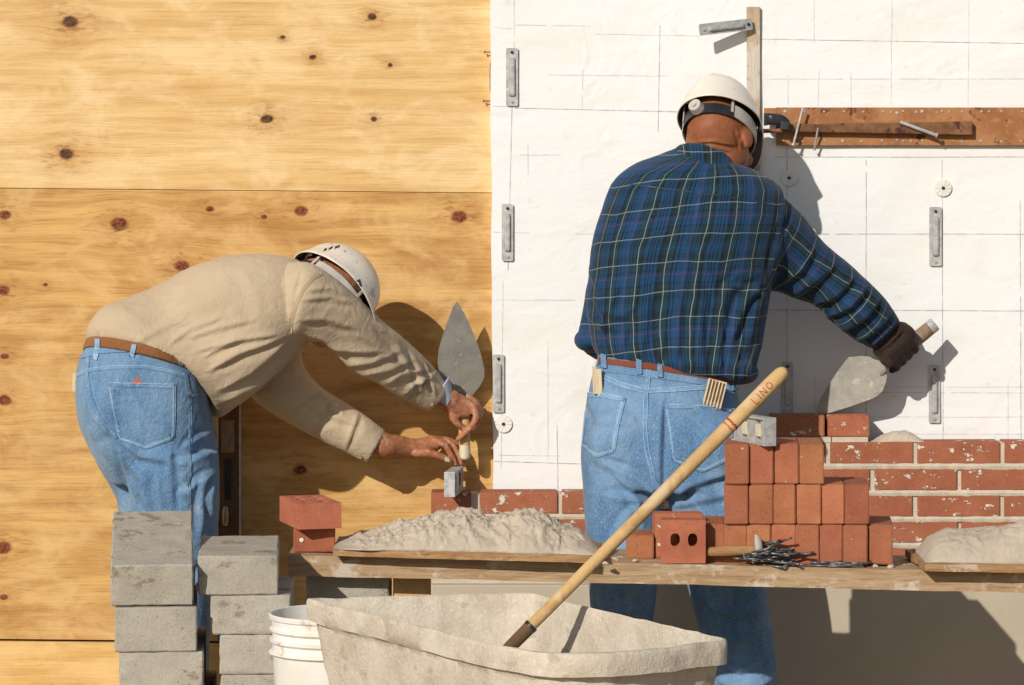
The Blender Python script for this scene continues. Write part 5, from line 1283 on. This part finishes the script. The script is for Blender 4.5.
# jeans
bm = bmesh.new()
loft(bm, [E((88, 345), (202, 368), -.50, .14, .034), E((86, 350), (204, 376), -.50, .148, .034), E((80, 362), (208, 392), -.50, .154, .025), E((76.5, 380), (210, 408), -.50, .158), E((76, 402), (212.5, 425), -.50, .160), E((80, 426), (216, 443), -.50, .155), E((90, 448), (218.5, 460), -.50, .145), E((100, 465), (219.5, 476), -.495, .13), E((112, 482), (219.5, 488), -.49, .11)], n=48, ex=2.2)
loft(bm, [E((118, 440), (218, 452), -.55, .105), E((124, 475), (219.5, 482), -.55, .104), E((133, 515), (219, 517), -.54, .10), E((140, 545), (216.5, 545), -.53, .095), E((143, 575), (213, 575), -.52, .09), E((146, 610), (210, 610), -.52, .087), E((146, 700), (208, 700), -.53, .085), E((146, 770), (208, 770), -.53, .085)], n=36, ex=2.2)
loft(bm, [E((84, 438), (178, 448), -.42, .10), E((100, 468), (180, 475), -.42, .098), E((112, 488), (182, 490), -.42, .095), E((119, 510), (184, 511), -.42, .092), E((124, 570), (184, 570), -.41, .086), E((124, 700), (182, 700), -.41, .085), E((124, 772), (182, 772), -.41, .085)], n=32, ex=2.2)
ball(bm, P(118, 408, -.585), (.085, .075, .10)); 
jl = remesh(bm, .005, 5)
fjl = [([(90, 372), (92, 395), (100, 415), (118, 440)], 3.5, -5), ([(120, 440), (140, 455), (175, 462)], 5, 5), ([(125, 455), (142, 480), (150, 515)], 6, 5), ([(118, 445), (128, 475), (138, 505)], 4, 5), ([(216, 450), (190, 462), (165, 465)], 5, 4), ([(218, 470), (195, 485), (175, 500)], 5, 4), ([(217, 430), (195, 440), (180, 450)], 4, 3.5), ([(175, 445), (177, 480), (178, 515)], 5, -4), ([(205, 470), (203, 500), (200, 540)], 5, 4), ([(210, 560), (200, 575), (190, 590)], 4, 4), ([(213, 480), (210, 500), (212, 520)], 4, 5), ([(84, 420), (95, 440), (110, 462)], 4, 3), ([(158, 470), (160, 500), (165, 530)], 6, 4)]
FS = 1.7
folds(jl, fjl, nscale=12, namp=.0025, stretch=(1, 1, .8))
jlo = link('jeans', jl, M['denim'], ML, smooth=True)
bjl = BVHTree.FromPolygons([v.co+Vector(ML.location) for v in jl.vertices], [p.vertices[:] for p in jl.polygons])
pocket(bjl, jlo, [(109, 382.5), (140, 383), (173, 384)], [(120, 438), (146, 447), (172, 437)], [(109, 382.5), (114, 412), (120, 438)], [(173, 384), (173, 412), (172, 437)])
ribbon('yoke_seam', bjl, [(77, 375), (90, 370), (115, 367), (145, 367), (165, 370), (184, 376)], 3.4, .0018, M['denim_seam'], jlo)
ribbon('seam_edge', bjl, [(77, 373.5), (90, 368.5), (115, 365.5), (145, 365.5), (165, 368.5), (184, 374.5)], .9, .0026, M['denim_light'], jlo)
ribbon('center_seam', bjl, [(89, 352), (87, 375), (90, 398), (100, 418), (117, 438)], 3.2, .0018, M['denim_seam'], jlo)
ribbon('side_seam', bjl, [(183, 372), (188, 400), (189, 440), (188, 480), (187, 520)], 2.6, .0022, M['denim_seam'], jlo)
ribbon('seam_edge', bjl, [(185, 372), (190, 400), (191, 440), (190, 480), (189, 520)], .9, .003, M['denim_light'], jlo)
ribbon('front_pocket_seam', bjl, [(189, 396), (197, 394), (206, 395)], 2.2, .0024, M['denim_seam'], jlo)
ribbon('waistband', bjl, [(81, 356), (100, 350.5), (130, 349), (155, 352), (180, 361), (206, 377)], 6, .003, M['denim'], jlo)
va = [v.co+Vector(ML.location) for v in jl.vertices]; vb_ = [v.co+Vector(ML.location) for v in shl.vertices]
bun = BVHTree.FromPolygons(va+vb_, [p.vertices[:] for p in jl.polygons]+[tuple(i+len(va) for i in p.vertices) for p in shl.polygons])
bm = bmesh.new(); loft(bm, [E((84.5, 351.5), (206.5, 379), -.50, .150, .036), E((83.8, 351), (207, 378.5), -.50, .1565, .036), E((85, 346), (205.5, 373), -.50, .1575, .036), E((86.8, 341.8), (204, 368), -.50, .156, .036), E((88, 341.6), (203, 368), -.50, .148, .036)], n=64, ex=2.2, sub=3)
bo2 = from_bm('belt', bm, M['leather'], ML, smooth=True, angle=60)
bun = BVHTree.FromPolygons([v.co+Vector(ML.location) for v in bo2.data.vertices]+va, [p.vertices[:] for p in bo2.data.polygons]+[tuple(i+len(bo2.data.vertices) for i in p.vertices) for p in jl.polygons])
for p_ in ([(95, 360), (98, 350), (98, 339)], [(131.5, 357), (133.5, 348), (135, 339)], [(179, 366), (183, 356), (186, 348)]): ribbon('belt_loop', bun, p_, 5, .003, M['denim_light'], jlo)
for x_, y_ in ((189, 396),):
    h_ = bjl.ray_cast(CAM, (P(x_, y_, 0)-CAM).normalized()); bm = bmesh.new(); cyl(bm, h_[0]+Vector((0, .001, 0)), h_[0]+Vector((0, -.0065, 0)), .0045, seg=12); from_bm('rivet', bm, M['dark_metal'], jlo)
# body
hl = P(333, 289, -.42); TL = frame(hl, (.60, .56, .60), (.72, -.10, -.68))
bm = bmesh.new(); head(bm, TL @ Matrix.Translation((0, 0, -.02)))
tube(bm, [(P(335, 290, -.42), .055), (P(322, 292, -.42), .055), (P(300, 290, -.43), .062)], n=24)
loft(bm, [E((118, 348), (180, 370), -.50, .08), E((145, 308), (222, 395), -.485, .115), E((200, 275), (258, 375), -.46, .12), E((262, 266), (296, 340), -.44, .115), E((296, 275), (312, 320), -.43, .07)], n=32)
loft(bm, [E((112, 352), (182, 368), -.50, .10), E((98, 400), (205, 415), -.50, .115), E((112, 450), (208, 460), -.50, .09)], n=28)
for xs_ in ([(165, 445, -.54, .075), (176, 510, -.54, .068), (178, 590, -.52, .056), (177, 700, -.53, .055), (177, 765, -.53, .045)], [(140, 445, -.42, .065), (151, 510, -.42, .06), (154, 600, -.41, .06), (153, 700, -.41, .055), (153, 765, -.41, .045)]): tube(bm, [(P(a_, b_, c_), d_) for a_, b_, c_, d_ in xs_], n=24)
# near (right) arm
tube(bm, [(P(302, 300, -.50), .05), (P(326, 313, -.49), .043), (P(353, 333, -.45), .040), (P(377, 353, -.41), .028), (P(402, 372, -.365), .022), (P(428, 390, -.32), .025), (P(450, 400, -.295), .0285)], n=20)
loft(bm, [E((452, 390), (444, 411), -.295, .026), E((461, 394), (452, 415), -.29, .024), E((471, 400), (459, 418), -.285, .021), E((477, 407), (466, 419), -.28, .017)], n=24)
finger(bm, [(473, 406, -.295), (476.5, 417, -.298), (468, 430, -.300), (458, 439, -.296)], .0095, .0072)
finger(bm, [(475, 407, -.28), (478.5, 417, -.272), (473, 428, -.262), (464, 432, -.252)], .0095, .0078)
finger(bm, [(474, 402, -.27), (480, 411, -.262), (477, 421, -.245), (466, 424, -.238)], .0092, .0075)
finger(bm, [(470, 398, -.265), (478, 404, -.255), (476, 412, -.24), (466, 415, -.232)], .0085, .0068)
finger(bm, [(452, 408, -.29), (453, 417, -.298), (458, 424, -.297), (463, 427, -.292)], .0105, .0082)
# far (left) arm
tube(bm, [(P(275, 340, -.32), .052), (P(290, 390, -.29), .045), (P(340, 422, -.265), .040), (P(382, 444, -.255), .032), (P(396, 446, -.25), .0285), (P(410, 447.5, -.25), .024)], n=20, squash=.9)
loft(bm, [E((408, 439), (408, 456), -.25, .022), E((420, 438), (421, 458), -.25, .026), E((431, 435), (433, 455), -.25, .028), E((439, 436), (441, 448), -.25, .025)], n=24)
finger(bm, [(434, 441, -.268), (444, 444, -.274), (450, 453, -.272), (455, 463.5, -.268)], .0095, .0072)
finger(bm, [(438, 440, -.252), (450, 443, -.254), (457, 452, -.254), (461, 463.5, -.254)], .0096, .0073)
finger(bm, [(438, 439, -.235), (451, 441, -.230), (460, 449, -.228), (464, 460, -.230)], .009, .007)
finger(bm, [(434, 440, -.222), (446, 442, -.212), (456, 449, -.208), (460, 457, -.208)], .0082, .0062)
finger(bm, [(416, 453, -.272), (428, 453, -.287), (440, 456, -.292), (449, 460.5, -.286)], .0118, .0082)
bodyl = remesh(bm, .0034, 2)
folds(bodyl, [([(420, 440), (432, 446), (442, 450)], 1.6, 1.5)], nscale=60, namp=.0007)
bo_ = link('body', bodyl, M['skin_l'], ML, smooth=True)
bbl = BVHTree.FromPolygons([v.co+Vector(ML.location) for v in bodyl.vertices], [p.vertices[:] for p in bodyl.polygons])
patch('thumb_nail', bbl, [(444.5, 457.5), (449, 458)], [(444.5, 461), (449, 462)], .0006, M['cream'], bo_, nu=6, nv=5)
hat(TL, ML, [M['hat_l'], M['hat_in']], rx=.097, ry=.112, rz=.110, visor=.025)
hatl = [o for o in bpy.data.objects if o.name.startswith('hard_hat') and o.parent == ML][0]
bh = BVHTree.FromPolygons([v.co+Vector(ML.location) for v in hatl.data.vertices], [p.vertices[:] for p in hatl.data.polygons])
patch('sticker', bh, [(355, 281), (360, 279)], [(358, 289), (362, 286)], .0006, M['navy'], hatl, nu=5, nv=5)
for i_, q_ in enumerate((((324, 249), (327, 248)), ((329, 248), (333, 246)), ((335, 246.5), (340, 245)))):
    patch('sticker', bh, [q_[0], q_[1]], [(q_[0][0]-.5, q_[0][1]+2.5), (q_[1][0]-.5, q_[1][1]+2.3)], .0006, M['dark_metal'], hatl, nu=5, nv=4)
POSE = None; YOFF = 0.
boot(P(180, 0, -.5).x, -.39, R(-55), ML); boot(P(158, 0, -.4).x, -.27, R(-55), ML)
YOFF = 0.
h_ = bjl.ray_cast(CAM, (P(138, 381, 0)-CAM).normalized())[0].y
bm = bmesh.new(); slab(bm, [(-.0185, -.012), (.0175, -.012), (.0155, .001), (.0, .0165), (-.0155, .0025)], .0015, Matrix.Translation(P(137.5, 384.5, h_-.0012)) @ Matrix.Rotation(R(5), 4, 'Y'))
tag(from_bm('orange_card', bm, M['card']), 'orange red card corner poking out of the bent worker\'s back pocket', 'card')
bm = bmesh.new(); box(bm, P(72.5, 373, -.37), P(79, 391, -.34)); tag(from_bm('folding_rule', bm, M['rule'], bevel=.001), 'pale rule end sticking out at the bent worker\'s far hip', 'folding rule', 'folding rules in back pockets')
# ------------------------------------------------------------------ camera, light, world
cam = bpy.data.cameras.new('camera'); co = bpy.data.objects.new('camera', cam); C.objects.link(co)
co.location = CAM; co.rotation_euler = (R(90), 0, 0); cam.lens = F*36/1024; cam.sensor_width = 36; cam.sensor_fit = 'HORIZONTAL'
cam.shift_y = -(342.5-HY)/1024; cam.clip_end = 1000; bpy.context.scene.camera = co
SD = Vector((.54, 1, -.56)).normalized()
el = math.asin(-SD.z); az = math.atan2(-SD.x, -SD.y)
sun = bpy.data.lights.new('sun', 'SUN'); sun.energy = 3.45; sun.angle = R(.55); sun.color = (1, .94, .85)
so_ = bpy.data.objects.new('sun', sun); C.objects.link(so_); so_.rotation_euler = SD.to_track_quat('-Z', 'Y').to_euler(); so_.location = (-3, -5, 4)
w = bpy.data.worlds.new('World'); bpy.context.scene.world = w; w.use_nodes = True
sk = w.node_tree.nodes.new('ShaderNodeTexSky'); sk.sky_type = 'NISHITA'; sk.sun_disc = False; sk.sun_elevation = el; sk.sun_rotation = az
w.node_tree.links.new(sk.outputs[0], w.node_tree.nodes['Background'].inputs[0]); w.node_tree.nodes['Background'].inputs[1].default_value = .062
vs_ = bpy.context.scene.view_settings; vs_.view_transform = 'Standard'; vs_.look = 'None'; vs_.exposure = 0.1; vs_.gamma = 1; vs_.use_curve_mapping = False
